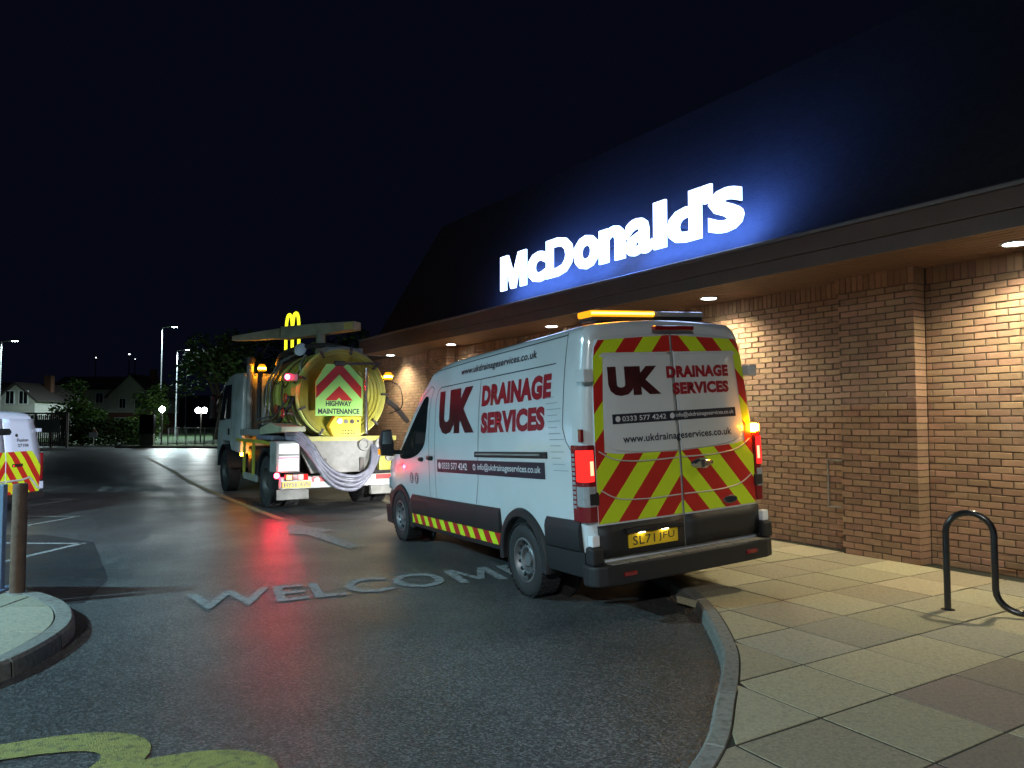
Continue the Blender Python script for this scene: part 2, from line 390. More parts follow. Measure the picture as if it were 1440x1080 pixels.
# long yellowish seam line
ln = [G(*p) for p in ((205, 643), (240, 661), (272, 681), (330, 705), (362, 718), (396, 731))]
for a, b in zip(ln, ln[1:]): stripe(a, b, 0.13, 'line_y', 0.008, 'edge_line')
# arrows
sheet('arrow_marking', [G(*p) for p in ((407, 738), (470, 746), (451, 750), (505, 768), (492, 773), (430, 752), (405, 752))], 'line', 0.008)
sheet('arrow_marking', [G(*p) for p in ((152, 674), (170, 668.5), (183, 669), (188, 675), (178, 674), (182, 681), (170, 681), (166, 674))], 'line', 0.008)
for px in (136, 160, 186, 208):
    sheet('word_marking', [G(*p) for p in ((px, 690), (px + 10, 684), (px + 17, 684), (px + 25, 688), (px + 17, 688), (px + 7, 692))], 'line', 0.008)
# WELCOME painted across the lane
w_bl, w_br = G(257, 861), G(712, 815)
ex = (w_br - w_bl) / (6.15 / 7.0); ey = (G(357, 826) - G(362, 848))
wel = lambda u, v: Vector((w_bl.x + ex.x * u + ey.x * v, w_bl.y + ex.y * u + ey.y * v, 0.008))
text_part('welcome_marking', 'WELCO', lambda u, v: wel(u * 0.708, v), 'line', cp, 0.016)
MB().poly([wel(0.735 + 0.150 * u, v) for u, v in ((0, 0), (0, 1), (0.22, 1), (0.50, 0.36), (0.78, 1), (1, 1), (1, 0), (0.80, 0), (0.80, 0.68), (0.58, 0.16), (0.42, 0.16), (0.20, 0.68), (0.20, 0))]).build('welcome_marking', 'line', cp)
text_part('welcome_marking', 'E', lambda u, v: wel(0.915 + 0.085 * u, v), 'line', cp, 0.016)
# golden arches painted on the ground: two arches, their feet out of the picture
def stroke(name, pts, w, m, z):
    P = smooth_path([(x, y, 0) for x, y in pts], 8); L = []; Rr = []
    for k, p in enumerate(P):
        d = (P[min(k + 1, len(P) - 1)] - P[max(k - 1, 0)]).normalized(); n = Vector((-d.y, d.x, 0)) * w(k / (len(P) - 1))
        L.append((p.x + n.x, p.y + n.y, z)); Rr.append((p.x - n.x, p.y - n.y, z))
    mb = MB()
    for k in range(len(P) - 1): mb.poly([Rr[k], Rr[k + 1], L[k + 1], L[k]])
    return mb.build(name, m, cp)
stroke('arch_marking', [(-3.6, 3.2), (-3.1, 3.62), (-2.6, 3.88), (-2.28, 3.985), (-2.07, 3.95), (-1.97, 3.80), (-2.02, 3.5), (-2.3, 3.0), (-2.7, 2.5)], lambda t: 0.085 + 0.03 * math.sin(PI * t), 'logo_y', 0.008)
stroke('arch_marking', [(-2.12, 3.36), (-1.86, 3.64), (-1.6, 3.755), (-1.40, 3.755), (-1.26, 3.66), (-1.22, 3.45), (-1.35, 3.1), (-1.7, 2.6)], lambda t: 0.085 + 0.03 * math.sin(PI * t), 'logo_y', 0.012)

# ================================================================= PAVEMENT beside the building
KERB = smooth_path([(-1.9, 0.6, 0), (-0.9, 1.55, 0), (0.0, 2.42, 0), (0.45, 2.97, 0), (0.79, 3.47, 0), (0.99, 3.85, 0), (1.15, 4.29, 0), (1.30, 4.70, 0), (1.43, 5.12, 0), (1.51, 5.53, 0), (1.58, 6.06, 0), (1.62, 6.55, 0),
                    (1.61, 7.0, 0), (1.55, 7.5, 0), (1.40, 8.1, 0), (1.1, 8.75, 0), (0.55, 9.6, 0), (0.0, 10.42, 0), (-0.5, 11.25, 0), (-0.75, 12.3, 0), (-1.0, 13.4, 0), (-1.5, 14.9, 0), (-3.3, 17.6, 0), (-5.2, 20.5, 0)], 6)
def offs(path, k, d):
    t = (path[min(k + 1, len(path) - 1)] - path[max(k - 1, 0)]).normalized()
    return path[k] + Vector((t.y, -t.x, 0)) * d          # to the right of travel
KIN = [offs(KERB, k, 0.125) for k in range(len(KERB))]
NB = Vector((math.cos(R(33.5)), math.sin(R(33.5)), 0)); UB = Vector((-NB.y, NB.x, 0))
base = [(p.x, p.y) for p in KIN]
e1 = UB * 20 + NB * 9.2; e0 = UB * -9 + NB * 9.2
base += [(e1.x, e1.y), (e0.x, e0.y), (6.0, -1.0)]
pav = MB().prism(base, lambda u, v, t: (u, v, t), -0.015, 0.1065).build('pavement', 'joint'); struct(pav)
ga = R(31.0); ga_, gb_ = Vector((math.cos(ga), math.sin(ga), 0)), Vector((-math.sin(ga), math.cos(ga), 0))
gO = Vector((2.23, 4.38, 0)); CA, CB = 0.655, 0.612
kg = sorted([((p - gO).dot(gb_), (p - gO).dot(ga_)) for p in [offs(KERB, k, 0.132) for k in range(len(KERB))]])
kb, ka = [q[0] for q in kg], [q[1] for q in kg]
pink = {(0, -1), (1, -1), (-1, -2), (-2, -2), (1, -2)}
for ib in range(-7, 12):
    for ia in range(-5, 9):
        a0, a1, b0, b1 = ia * CA + 0.007 + random.uniform(0, .004), (ia + 1) * CA - 0.007 + random.uniform(-.003, .003), ib * CB + 0.006 + random.uniform(0, .004), (ib + 1) * CB - 0.006 + random.uniform(-.003, .003)
        c = gO + ga_ * (a0 + a1) / 2 + gb_ * (b0 + b1) / 2
        if c.dot(NB) > 8.55 or c.dot(UB) < -1.5 or c.length < 0.6: continue
        pts = []
        lim = [max(a0, lerp(kb, ka, b0 + (b1 - b0) * k / 6)) for k in range(7)]
        if min(lim) > a1 - 0.08: continue
        lim = [min(x, a1 - 0.02) for x in lim]
        pts = [(a1, b0), (a1, b1)] + [(lim[k], b0 + (b1 - b0) * k / 6) for k in ((6, 5, 4, 3, 2, 1, 0) if max(lim) > a0 + 1e-4 else (6, 0))]
        zt = 0.1105 + random.uniform(-0.0015, 0.0015); tx, ty = random.uniform(-.003, .003), random.uniform(-.003, .003)
        ca, cb = (a0 + a1) / 2, (b0 + b1) / 2
        fn = lambda u, v, t: tuple((gO + ga_ * u + gb_ * v)[:2]) + (t + ((u - ca) * tx + (v - cb) * ty if t > 0.09 else 0),)
        rr = random.random()
        MB().prism(pts, fn, 0.05, zt).build('paving_slab', 'slab_p' if (ia, ib) in pink else ('slab_g' if rr < 0.12 else 'slab'), pav, bevel=0.002, seg=1)
struct(pav)
def kerb_run(path, parent, w, h, lens, m='kerb'):
    acc = 0.0; cur = [0]
    for k in range(1, len(path)):
        acc += (path[k] - path[k - 1]).length; cur.append(k)
        if acc > lens or k == len(path) - 1:
            rings = []
            for j, kk in enumerate(cur):
                sh = 0.007 if j == 0 else (-0.007 if j == len(cur) - 1 else 0)
                t = (path[min(kk + 1, len(path) - 1)] - path[max(kk - 1, 0)]).normalized()
                o = path[kk] + t * sh; n = Vector((t.y, -t.x, 0)); Z = Vector((0, 0, 1))
                rings.append([o - Z * 0.05, o + n * 0.012 + Z * (h - 0.022), o + n * 0.032 + Z * h, o + n * (w - 0.004) + Z * h, o + n * (w - 0.004) - Z * 0.05])
            MB().loft(rings).build('kerb_stone', m, parent, bevel=0.003, seg=1)
            acc = 0.0; cur = [k]
kb_root = MB().loft([[offs(KERB, k, 0.004) + Vector((0, 0, -0.03)), offs(KERB, k, 0.118) + Vector((0, 0, -0.03)), offs(KERB, k, 0.118) + Vector((0, 0, 0.09)), offs(KERB, k, 0.02) + Vector((0, 0, 0.085))] for k in range(len(KERB))]).build('kerb', 'joint'); struct(kb_root)
kerb_run(KERB, kb_root, 0.125, 0.118, 0.72)
# gutter grit along the kerb foot
mb = MB()
for k in range(20, 92):
    p = KERB[k]
    for j in range(14):
        q = offs(KERB, k, -abs(random.gauss(0, 0.045)) - 0.004) + Vector((random.uniform(-.05, .05), random.uniform(-.05, .05), 0)) * 0.6
        s_ = random.uniform(0.003, 0.009); mb.poly([(q.x - s_, q.y, 0.001), (q.x, q.y - s_, 0.001), (q.x + s_, q.y, 0.001), (q.x, q.y + s_, s_)])
o = mb.build('leaf_litter', mat('dry_litter', (0.09, 0.055, 0.03), 0.9, rnd=0.4)); o['kind'] = 'stuff'; o['label'] = 'dry grit and leaf litter along the kerb foot'; o['category'] = 'litter'

# ================================================================= TRAFFIC ISLAND on the left
isl_pts = [(-3.95, 3.2, 0), (-3.55, 4.2, 0), (-3.35, 4.88, 0), (-3.34, 5.32, 0), (-3.43, 5.78, 0), (-3.62, 6.17, 0), (-3.93, 6.56, 0), (-4.35, 6.90, 0), (-4.65, 7.03, 0), (-4.95, 7.09, 0), (-5.6, 7.15, 0), (-6.6, 7.15, 0), (-8.0, 6.9, 0)]
ISL = [v for v in reversed(smooth_path(isl_pts, 5))]
ISL = [Vector((v.x, v.y, 0)) for v in reversed(ISL)]
def offl(path, k, d): return offs(path, k, -d)
ibase = [tuple(offl(ISL, k, 0.02)[:2]) for k in range(len(ISL))] + [(-8.0, 3.4)]
isl = MB().prism(ibase, lambda u, v, t: (u, v, t), -0.015, 0.10).build('traffic_island', 'joint'); struct(isl)
def rev_kerb(path):
    acc = 0.0; cur = [0]
    for k in range(1, len(path)):
        acc += (path[k] - path[k - 1]).length; cur.append(k)
        if acc > 0.55 or k == len(path) - 1:
            rings = []
            for j, kk in enumerate(cur):
                t = (path[min(kk + 1, len(path) - 1)] - path[max(kk - 1, 0)]).normalized()
                o = path[kk] + t * (0.007 if j == 0 else (-0.007 if j == len(cur) - 1 else 0)); n = Vector((-t.y, t.x, 0)); Z = Vector((0, 0, 1))
                rings.append([o - Z * 0.05, o + n * 0.012 + Z * 0.10, o + n * 0.032 + Z * 0.125, o + n * 0.146 + Z * 0.125, o + n * 0.146 - Z * 0.05])
            MB().loft(rings).build('kerb_stone', 'kerb', isl, bevel=0.003, seg=1); acc = 0.0; cur = [k]
rev_kerb(ISL)
inner = [tuple(offl(ISL, k, 0.156)[:2]) for k in range(len(ISL))] + [(-8.0, 3.5)]
def in_clip(x0, x1, y0, y1):
    p = [q for q in inner]
    for a, b, c in ((1, 0, x1), (-1, 0, -x0), (0, 1, y1), (0, -1, -y0)): p = clip(p, a, b, c)
    return p
d30 = R(0)
for (x0, x1) in ((-8, -5.4), (-5.39, -4.38), (-4.37, -3.2)):
    for (y0, y1) in ((3.2, 4.9), (4.91, 5.62), (5.63, 6.36), (6.37, 7.2)):
        p = in_clip(x0, x1 - 0.008, y0, y1 - 0.008)
        if len(p) >= 3: MB().prism(p, lambda u, v, t: (u, v, t), 0.05, 0.118).build('paving_slab', 'slab_g', isl, bevel=0.004, seg=1)

# timber post and banner frame on the island
pp = G(24, 834, 0.118)
t_ = empty('timber_post', loc=(pp.x, pp.y, 0.112))
MB().lathe((0, 0, 0), (0, 0, 1), [(0, -0.05), (0.064, -0.05), (0.063, 0.5), (0.061, 0.995), (0.054, 1.015), (0, 1.015)], 24).build('post', 'wood', t_, 40)
MB().lathe((0, 0, 0), (0, 0, 1), [(0, 0), (0.085, 0.0), (0.085, 0.012), (0.065, 0.016)], 24).build('base_collar', 'galv', t_, 40)
tag(t_, 'round brown weathered timber bollard post on the grey traffic island', 'post')
bn = empty('banner_frame', loc=(pp.x - 0.22, pp.y + 0.05, 0.114))
for x in (-1.55, 0.02):
    MB().box(x - 0.03, x + 0.03, -0.03, 0.03, 0, 1.0).build('upright', 'blueframe', bn, bevel=0.005)
    MB().box(x - 0.06, x + 0.06, -0.22, 0.22, 0, 0.03).build('foot', 'blueframe', bn, bevel=0.005)
MB().box(-1.52, -0.01, -0.02, 0.02, 0.93, 0.97).build('rail', 'blueframe', bn)
MB().box(-1.52, -0.01, -0.02, 0.02, 0.10, 0.14).build('rail', 'blueframe', bn)
MB().box(-1.50, -0.045, -0.045, -0.034, 0.36, 0.985).build('banner', 'poster', bn)
tag(bn, 'blue steel barrier frame carrying a pale green banner behind the timber post', 'barrier')

# ================================================================= RESTAURANT BUILDING
BM = Matrix.Rotation(R(123.5), 4, 'Z')          # local x runs along the wall away from the viewer, local -y into the building
bld = empty('restaurant_building', BM)
tag(bld, 'single-storey brown brick restaurant with wide eaves and dark mansard roof shaped to catch the sign glow', 'building')
S0, S1, NW, NP, ZS = -5.0, 18.3, 8.5, 8.27, 3.45
MB().box(S0, S1 + 5.2, -16.0, -(NW + 0.012), 0.0, ZS + 0.3).build('wall', 'mortar', bld)
PIL = [(-1.25, -0.32), (4.32, 5.25), (9.8, 10.73), (15.3, 16.23)]
for a, b in PIL: MB().box(a + 0.012, b - 0.012, -(NW + 0.01), -(NP + 0.012), 0.0, ZS + 0.01).build('pilaster_core', 'mortar', bld)
bricks = []
def lay(s0, s1, n, depth, soldier=True):
    z = 0.112; k = 0
    while z < 3.20:
        x = s0 - (0.1125 if k % 2 else 0.0)
        while x < s1 - 0.02:
            a, b = max(x, s0), min(x + 0.215, s1)
            if b - a > 0.03: bricks.append(((a + b) / 2, n, z + 0.0325, b - a, 0.065, depth))
            x += 0.225
        z += 0.075; k += 1
    if soldier:
        x = s0
        while x < s1 - 0.02:
            bricks.append((x + 0.0325, n, z + 0.1075, 0.065, 0.215, depth)); x += 0.075
edges = [1.0] + [q for ab in PIL[1:] for q in ab] + [S1 + 5.2]
for a, b in zip(edges[0::2], edges[1::2]): lay(a + 0.005, b - 0.005, NW, 0.09)
for a, b in PIL[1:]: lay(a, b - 0.005, NP, 0.225, True)
def brick_mb(l, h, d, o=(0, 0, 0), mb=None):
    mb = mb or MB(); c = 0.004; x, y, z = o
    fr = [(x - l / 2 + c, y, z - h / 2 + c), (x + l / 2 - c, y, z - h / 2 + c), (x + l / 2 - c, y, z + h / 2 - c), (x - l / 2 + c, y, z + h / 2 - c)]
    md = [(x - l / 2, y - c, z - h / 2), (x + l / 2, y - c, z - h / 2), (x + l / 2, y - c, z + h / 2), (x - l / 2, y - c, z + h / 2)]
    bk = [(p[0], y - d, p[2]) for p in md]
    return mb.loft([fr, md, bk], True, True)
def pix(s, n, z):
    p = UB * s + NB * n; zc = p.y * math.cos(PITCH) + (z - CH) * math.sin(PITCH)
    return 720 + F * p.x / zc, 540 - F * (-p.y * math.sin(PITCH) + (z - CH) * math.cos(PITCH)) / zc
seen = []
for q in bricks:
    px, py = pix(q[0], q[1], q[2]); p = UB * q[0] + NB * q[1]
    if 0 < px < 1438 and 0 < py < 1080 and q[0] < 9: seen.append((p.length, q))
seen.sort(key=lambda t: t[0]); near = set(id(q) for _, q in seen[:300]); cache = {}; rest = MB()
for q in bricks:
    s_, n_, z_, l_, h_, d_ = q; jit = random.uniform(-0.0025, 0.0025)
    if id(q) in near:
        key = (round(l_, 2), h_, d_)
        if key not in cache:
            cache[key] = brick_mb(key[0], h_, d_).mesh('brick'); cache[key].materials.append(M['brick'])
        o = bpy.data.objects.new('brick', cache[key]); col.objects.link(o); o.parent = bld; o.location = (s_, -n_ + jit, z_)
    else: brick_mb(l_, h_, d_, (s_, -n_ + jit, z_), rest)
o = rest.build('brickwork', 'brick', bld); o['kind'] = 'stuff'
# brick-faced service hatch beside the pilaster
hf = MB()
for a, b, c, d in ((5.27, 5.29, 0.62, 1.22), (5.56, 5.58, 0.62, 1.22), (5.29, 5.56, 1.20, 1.22), (5.29, 5.56, 0.62, 0.64)): hf.box(a, b, -(NW + 0.02), -(NW - 0.012), c, d)
hf.build('hatch_frame', 'dullgrey', bld)
MB().box(5.33, 5.36, -(NW + 0.01), -(NW - 0.014), 0.98, 1.02).build('hatch_lock', 'black', bld)
# soffit boards, fascia, drip trim, roof
nb = 11
for k in range(nb):
    n0 = 7.34 + k * (NW + 0.05 - 7.34) / nb; n1 = 7.34 + (k + 1) * (NW + 0.05 - 7.34) / nb - 0.022
    MB().box(S0, S1, -n1, -n0, ZS, ZS + 0.016).build('soffit_board', 'soffit', bld)
MB().box(S0, S1, -(NW + 0.06), -7.34, ZS + 0.02, ZS + 0.30).build('soffit_backing', 'under', bld)
MB().box(S0, S1 + 0.03, -7.338, -7.300, 3.435, 3.600).build('fascia', 'fascia', bld, bevel=0.004)
MB().box(S0, S1 + 0.03, -7.338, -7.278, 3.606, 3.795).build('fascia', 'fascia', bld, bevel=0.004)
MB().box(S1 + 0.002, S1 + 0.03, -8.6, -7.340, 3.435, 3.795).build('fascia', 'fascia', bld, bevel=0.004)
MB().prism([(7.25, 3.80), (7.25, 3.835), (7.27, 3.85), (7.45, 3.86), (7.45, 3.80)], lambda u, v, t: (t, -u, v), S0, S1 + 0.03).build('gutter_trim', 'trim_al', bld)
prof = [(7.46, 3.86), (7.74, 3.87), (9.72, 7.20), (16.0, 7.22), (16.0, 3.80), (7.46, 3.80)]  # slope made tall so the letters' blue halo falls and fades on it
MB().prism(prof, lambda u, v, t: (t, -u, v), S0, S1).build('roof', 'roof', bld)

# sign: each letter a part
sg = empty('illuminated_sign', BM)
tag(sg, 'white glowing raised restaurant name letters standing on the roof edge', 'sign')
def s_of(zx):                                     # column in the photograph -> place along the sign line
    d = ray(680 + zx / 3.6, 540); t = 7.6 / NB.dot(d); return UB.dot(d) * t
BIGM = [(0, 0), (0, 1), (0.30, 1), (0.50, 0.42), (0.70, 1), (1, 1), (1, 0), (0.775, 0), (0.775, 0.70), (0.59, 0.0), (0.41, 0.0), (0.225, 0.70), (0.225, 0)]
for ch, za, zb, z0, z1 in (('M', 92, 222, 4.20, 4.86), ('c', 230, 324, 4.19, 4.74), ('D', 325, 461, 4.20, 4.87), ('o', 466, 592, 4.19, 4.75), ('n', 596, 726, 4.20, 4.75), ('a', 731, 868, 4.19, 4.75), ('l', 875, 938, 4.20, 4.89), ('d', 944, 1119, 4.19, 4.89), ("'", 1124, 1174, 4.64, 4.89), ('s', 1157, 1336, 4.18, 4.77)):
    sa, sb_ = s_of(za), s_of(zb); b2 = bmesh.new()
    if ch == 'M': b2.faces.new([b2.verts.new((x, y, 0)) for x, y in BIGM])
    else: b2.from_mesh(text_raw(ch, 0.040 if ch not in 'as' else 0.032))
    bmesh.ops.remove_doubles(b2, verts=b2.verts[:], dist=1e-5)
    xs_ = [v.co.x for v in b2.verts]; ys_ = [v.co.y for v in b2.verts]; xa, xb, ya, yb = min(xs_), max(xs_), min(ys_), max(ys_)
    for v in b2.verts: v.co = (sa + (sb_ - sa) * (v.co.x - xa) / (xb - xa), -7.60, z0 + (z1 - z0) * (v.co.y - ya) / (yb - ya))
    r = bmesh.ops.extrude_face_region(b2, geom=b2.faces[:])
    for e in r['geom']:
        if isinstance(e, bmesh.types.BMVert): e.co.y += 0.035
    bmesh.ops.recalc_face_normals(b2, faces=b2.faces[:]); m2 = bpy.data.meshes.new('letter'); b2.to_mesh(m2); b2.free()
    m2.materials.append(E_SIGN); m2.materials.append(E_HALO); m2.materials.append(E_SIDE)
    for p in m2.polygons: p.material_index = 0 if p.normal.y > 0.3 else (1 if p.normal.y < -0.3 else 2)
    link('letter', m2, None, sg)
    zm, sm_ = (z0 + z1) / 2, sa + (sb_ - sa) * (0.12 if ch not in "'l" else 0.5)
    MB().bar((sm_, -7.60, zm), (sm_, -(7.80 + (zm - 3.87) * 0.6), zm), 0.02, 0.02).build('letter_stud', 'darksteel', sg)

# recessed downlights under the eaves
DL = [(3.2, 'round lit soffit downlight above the wall behind the cycle rack'),
      (7.07, 'round lit soffit downlight above the van roof light bar'), (10.81, 'round lit soffit downlight above the middle of the van roof'),
      (14.65, 'round lit soffit downlight above the van windscreen'), (18.0, 'round lit soffit downlight at the far end of the eaves beside the tanker')]
for s_, lb in DL:
    p = UB * s_ + NB * 8.03
    d = empty('soffit_downlight', Matrix.Translation((p.x, p.y, ZS)) @ BM)
    MB().lathe((0, 0, 0), (0, 0, 1), [(0.105, 0.004), (0.105, -0.012), (0.135, -0.010), (0.140, 0.004)], 28).build('bezel', 'galv', d, 40)
    MB().lathe((0, 0, 0), (0, 0, 1), [(0, -0.008), (0.106, -0.008), (0.106, 0.003), (0, 0.003)], 28).build('diffuser', E_DOWN, d, 40)
    lamp('downlight_beam', 'SPOT', (0, 0, -0.03), 400, (1.0, 0.92, 0.62), d, spot_size=R(142), spot_blend=0.85, shadow_soft_size=0.10)
    tag(d, lb, 'downlight', 'downlights along the eaves')

# cycle stand: black wave tube
ra = G(1333, 857, 0.112); rd = Vector((0.82, -0.57, 0)).normalized()
rk = empty('cycle_stand', loc=(ra.x, ra.y, 0.108), rz=math.atan2(rd.y, rd.x))
H = 0.83; rad = 0.172; pts = [(0, 0, -0.03), (0, 0, 0.3), (0, 0, H - rad)]
xx = 0.0
for w in range(3):
    for k in range(1, 13):
        a = PI - PI * k / 12; pts.append((xx + rad + rad * math.cos(a), 0, H - rad + rad * math.sin(a)))
    xx += 2 * rad
    if w == 2: pts += [(xx, 0, 0.3), (xx, 0, -0.03)]; break
    for k in range(0, 13):
        a = PI + PI * k / 12; pts.append((xx + rad + rad * math.cos(a), 0, 0.045 + rad + rad * math.sin(a)))
    xx += 2 * rad; pts.append((xx, 0, H - rad))
MB().tube(pts, 0.027, 14).build('wave_tube', 'black', rk, 60)
MB().lathe((0, 0, 0), (0, 0, 1), [(0.027, 0), (0.055, 0.0), (0.055, 0.006), (0.027, 0.010)], 18).build('floor_flange', 'black', rk, 40)
MB().lathe((xx, 0, 0), (0, 0, 1), [(0.027, 0), (0.055, 0.0), (0.055, 0.006), (0.027, 0.010)], 18).build('floor_flange', 'black', rk, 40)
tag(rk, 'black wave-shaped tubular cycle stand on the paving by the wall', 'cycle stand')

# car park lamp post standing to the left, its light falls across the lane
def lamp_post(loc, hgt, aim, label, cat='lamp post', power=0, grp='car park lamp posts', arm=0.9, colr=(0.74, 0.95, 1.0), size=0.12, emitter=None, flood=None):
    t = empty('lamp_post', loc=loc, rz=aim)
    MB().lathe((0, 0, 0), (0, 0, 1), [(0, 0), (0.16, 0), (0.16, 0.02), (0.10, 0.04), (0.09, 1.0), (0.07, 1.05), (0.045, hgt), (0, hgt)], 14).build('column', 'galv', t, 40)
    MB().tube([(0, 0, hgt - 0.05), (arm * 0.5, 0, hgt + 0.03), (arm, 0, hgt + 0.05)], 0.032, 8).build('bracket_arm', 'galv', t, 60)
    MB().prism([(arm - 0.05, -0.10), (arm + 0.45, -0.15), (arm + 0.55, 0), (arm + 0.45, 0.15), (arm - 0.05, 0.10)], lambda u, v, q: (u, v, q), hgt + 0.02, hgt + 0.10).build('lantern', 'dullgrey', t, bevel=0.02)
    MB().box(arm + 0.02, arm + 0.42, -0.10, 0.10, hgt + 0.0, hgt + 0.018).build('led_panel', (M[emitter] if isinstance(emitter, str) else emitter) or E_STREET, t)
    if flood:
        fo = MB().box(-0.16, 0.16, -0.12, 0.12, hgt - 0.75, hgt - 0.40).build('fill_flood', 'dullgrey', t, bevel=0.02)
        tgt = (t.matrix_world.inverted() @ Vector((*flood[0], 0.9))) - Vector((0, 0, hgt - 0.58)); q = tgt.to_track_quat('-Z', 'Y')
        d_ = tgt.normalized() * 0.24
        lf = lamp('fill_beam', 'SPOT', d_ + Vector((0, 0, hgt - 0.58)), flood[1], flood[2], fo, q.to_euler(), spot_size=R(flood[3]), spot_blend=0.7, shadow_soft_size=0.12)
    if power: lamp('lantern_light', 'SPOT', (arm + 0.2, 0, hgt - 0.04), power, colr, t, spot_size=R(165), spot_blend=0.5, shadow_soft_size=size)
    return tag(t, label, cat, grp)
lamp_post((-11.6, 3.2, 0), 6.2, R(27), 'galvanised car park lamp post beyond the traffic island', power=6500, colr=(0.42, 0.82, 1.0))
lamp_post((-3.0, -13.0, 0), 8.5, R(80), 'tall galvanised car park lamp post on the near side of the lane', power=9500, colr=(0.88, 0.93, 0.95))
lamp_post((9.0, -3.0, 0.1), 7.6, R(140), 'added out-of-view lamp post with a floodlight aimed at the bays', flood=((-8.9, 13.0), 22000, (0.80, 0.88, 1.0), 15), emitter='dullgrey')  # unseen lamp added to brighten the rear of the parked van

# ================================================================= PANEL VAN (nearside wheels on the road, offside wheels up on the pavement)
def wheel(parent, c, side, r, w, rim_r, dual=False, truck=False, name='wheel'):
    """side +1: outer face towards +y. One empty per wheel with tyre, rim and hub."""
    t = bpy.data.objects.new(name, None); col.objects.link(t); t.parent = parent; t.location = c; t.empty_display_size = 0.1
    s = side; h = w / 2
    prof = [(rim_r, -h * 0.86), (rim_r + 0.25 * (r - rim_r), -h), (r - 0.030, -h * 0.98), (r - 0.008, -h * 0.80), (r, -h * 0.55), (r, h * 0.55), (r - 0.008, h * 0.80), (r - 0.030, h * 0.98), (rim_r + 0.25 * (r - rim_r), h), (rim_r, h * 0.86)]
    tm = MB().lathe((0, 0, 0), (0, s, 0), prof, 44)
    tm.build('tyre', 'tyre', t, 50)
    tr = MB()
    for k in range(40):                            # tread blocks
        a = 2 * PI * k / 40
        for q in (-0.42, -0.14, 0.14, 0.42):
            d = Vector((math.cos(a), 0, math.sin(a))); e = Vector((-math.sin(a), 0, math.cos(a))); o_ = d * (r + 0.002) + Vector((0, q * w * 0.92, 0))
            bw = w * 0.105; bl = r * 0.058
            tr.loft([[o_ - d * 0.006 + e * bl * i + Vector((0, bw * j, 0)) for i, j in ((-1, -1), (1, -1), (1, 1), (-1, 1))], [o_ + d * 0.004 + e * bl * 0.9 * i + Vector((0, bw * 0.9 * j, 0)) for i, j in ((-1, -1), (1, -1), (1, 1), (-1, 1))]], False, True)
    tr.build('tread', 'tyre', t)
    if truck:
        rim = [(rim_r + 0.005, h * 0.88), (rim_r - 0.02, h * 0.90), (rim_r - 0.035, h * 0.55), (rim_r * 0.72, h * 0.10), (rim_r * 0.45, h * 0.10), (rim_r * 0.42, h * 0.55), (rim_r * 0.30, h * 0.72), (0, h * 0.74)]
        MB().lathe((0, 0, 0), (0, s, 0), rim, 36).build('rim', 'darksteel', t, 35)
        nb_ = 10; br = rim_r * 0.58; zz = h * 0.16
    else:
        rim = [(rim_r + 0.006, h * 0.80), (rim_r + 0.004, h * 0.93), (rim_r - 0.012, h * 0.95), (rim_r - 0.022, h * 0.60), (rim_r - 0.040, h * 0.45), (rim_r - 0.055, h * 0.50), (rim_r * 0.62, h * 0.66), (rim_r * 0.55, h * 0.62), (rim_r * 0.50, h * 0.30), (rim_r * 0.30, h * 0.30), (rim_r * 0.28, h * 0.60), (0, h * 0.62)]
        MB().lathe((0, 0, 0), (0, s, 0), rim, 40).build('rim', 'steel', t, 35)
        vn = MB()
        for k in range(14):
            a = 2 * PI * (k + 0.5) / 14; d = Vector((math.cos(a), 0, math.sin(a))); e = Vector((-math.sin(a), 0, math.cos(a))); o_ = d * (rim_r * 0.77) + Vector((0, s * (h * 0.575), 0))
            ring = lambda y, k_: [o_ + Vector((0, s * y, 0)) + d * 0.028 * k_ * math.cos(q) + e * 0.017 * k_ * math.sin(q) for q in [2 * PI * j / 10 for j in range(10)]]
            vn.loft([ring(-0.01, 1), ring(0.0085, 1)], False, True)
        vn.build('vent_hole', 'under', t)['kind'] = 'stuff'
        nb_ = 6; br = rim_r * 0.40; zz = h * 0.34
    bt = MB()
    for k in range(nb_):
        a = 2 * PI * k / nb_; o_ = Vector((math.cos(a) * br, s * zz, math.sin(a) * br)); bt.cyl(o_ - Vector((0, s * 0.02, 0)), o_ + Vector((0, s * 0.018, 0)), 0.013 if not truck else 0.018, n=6)
    bt.build('wheel_nut', 'chrome', t)
    return t

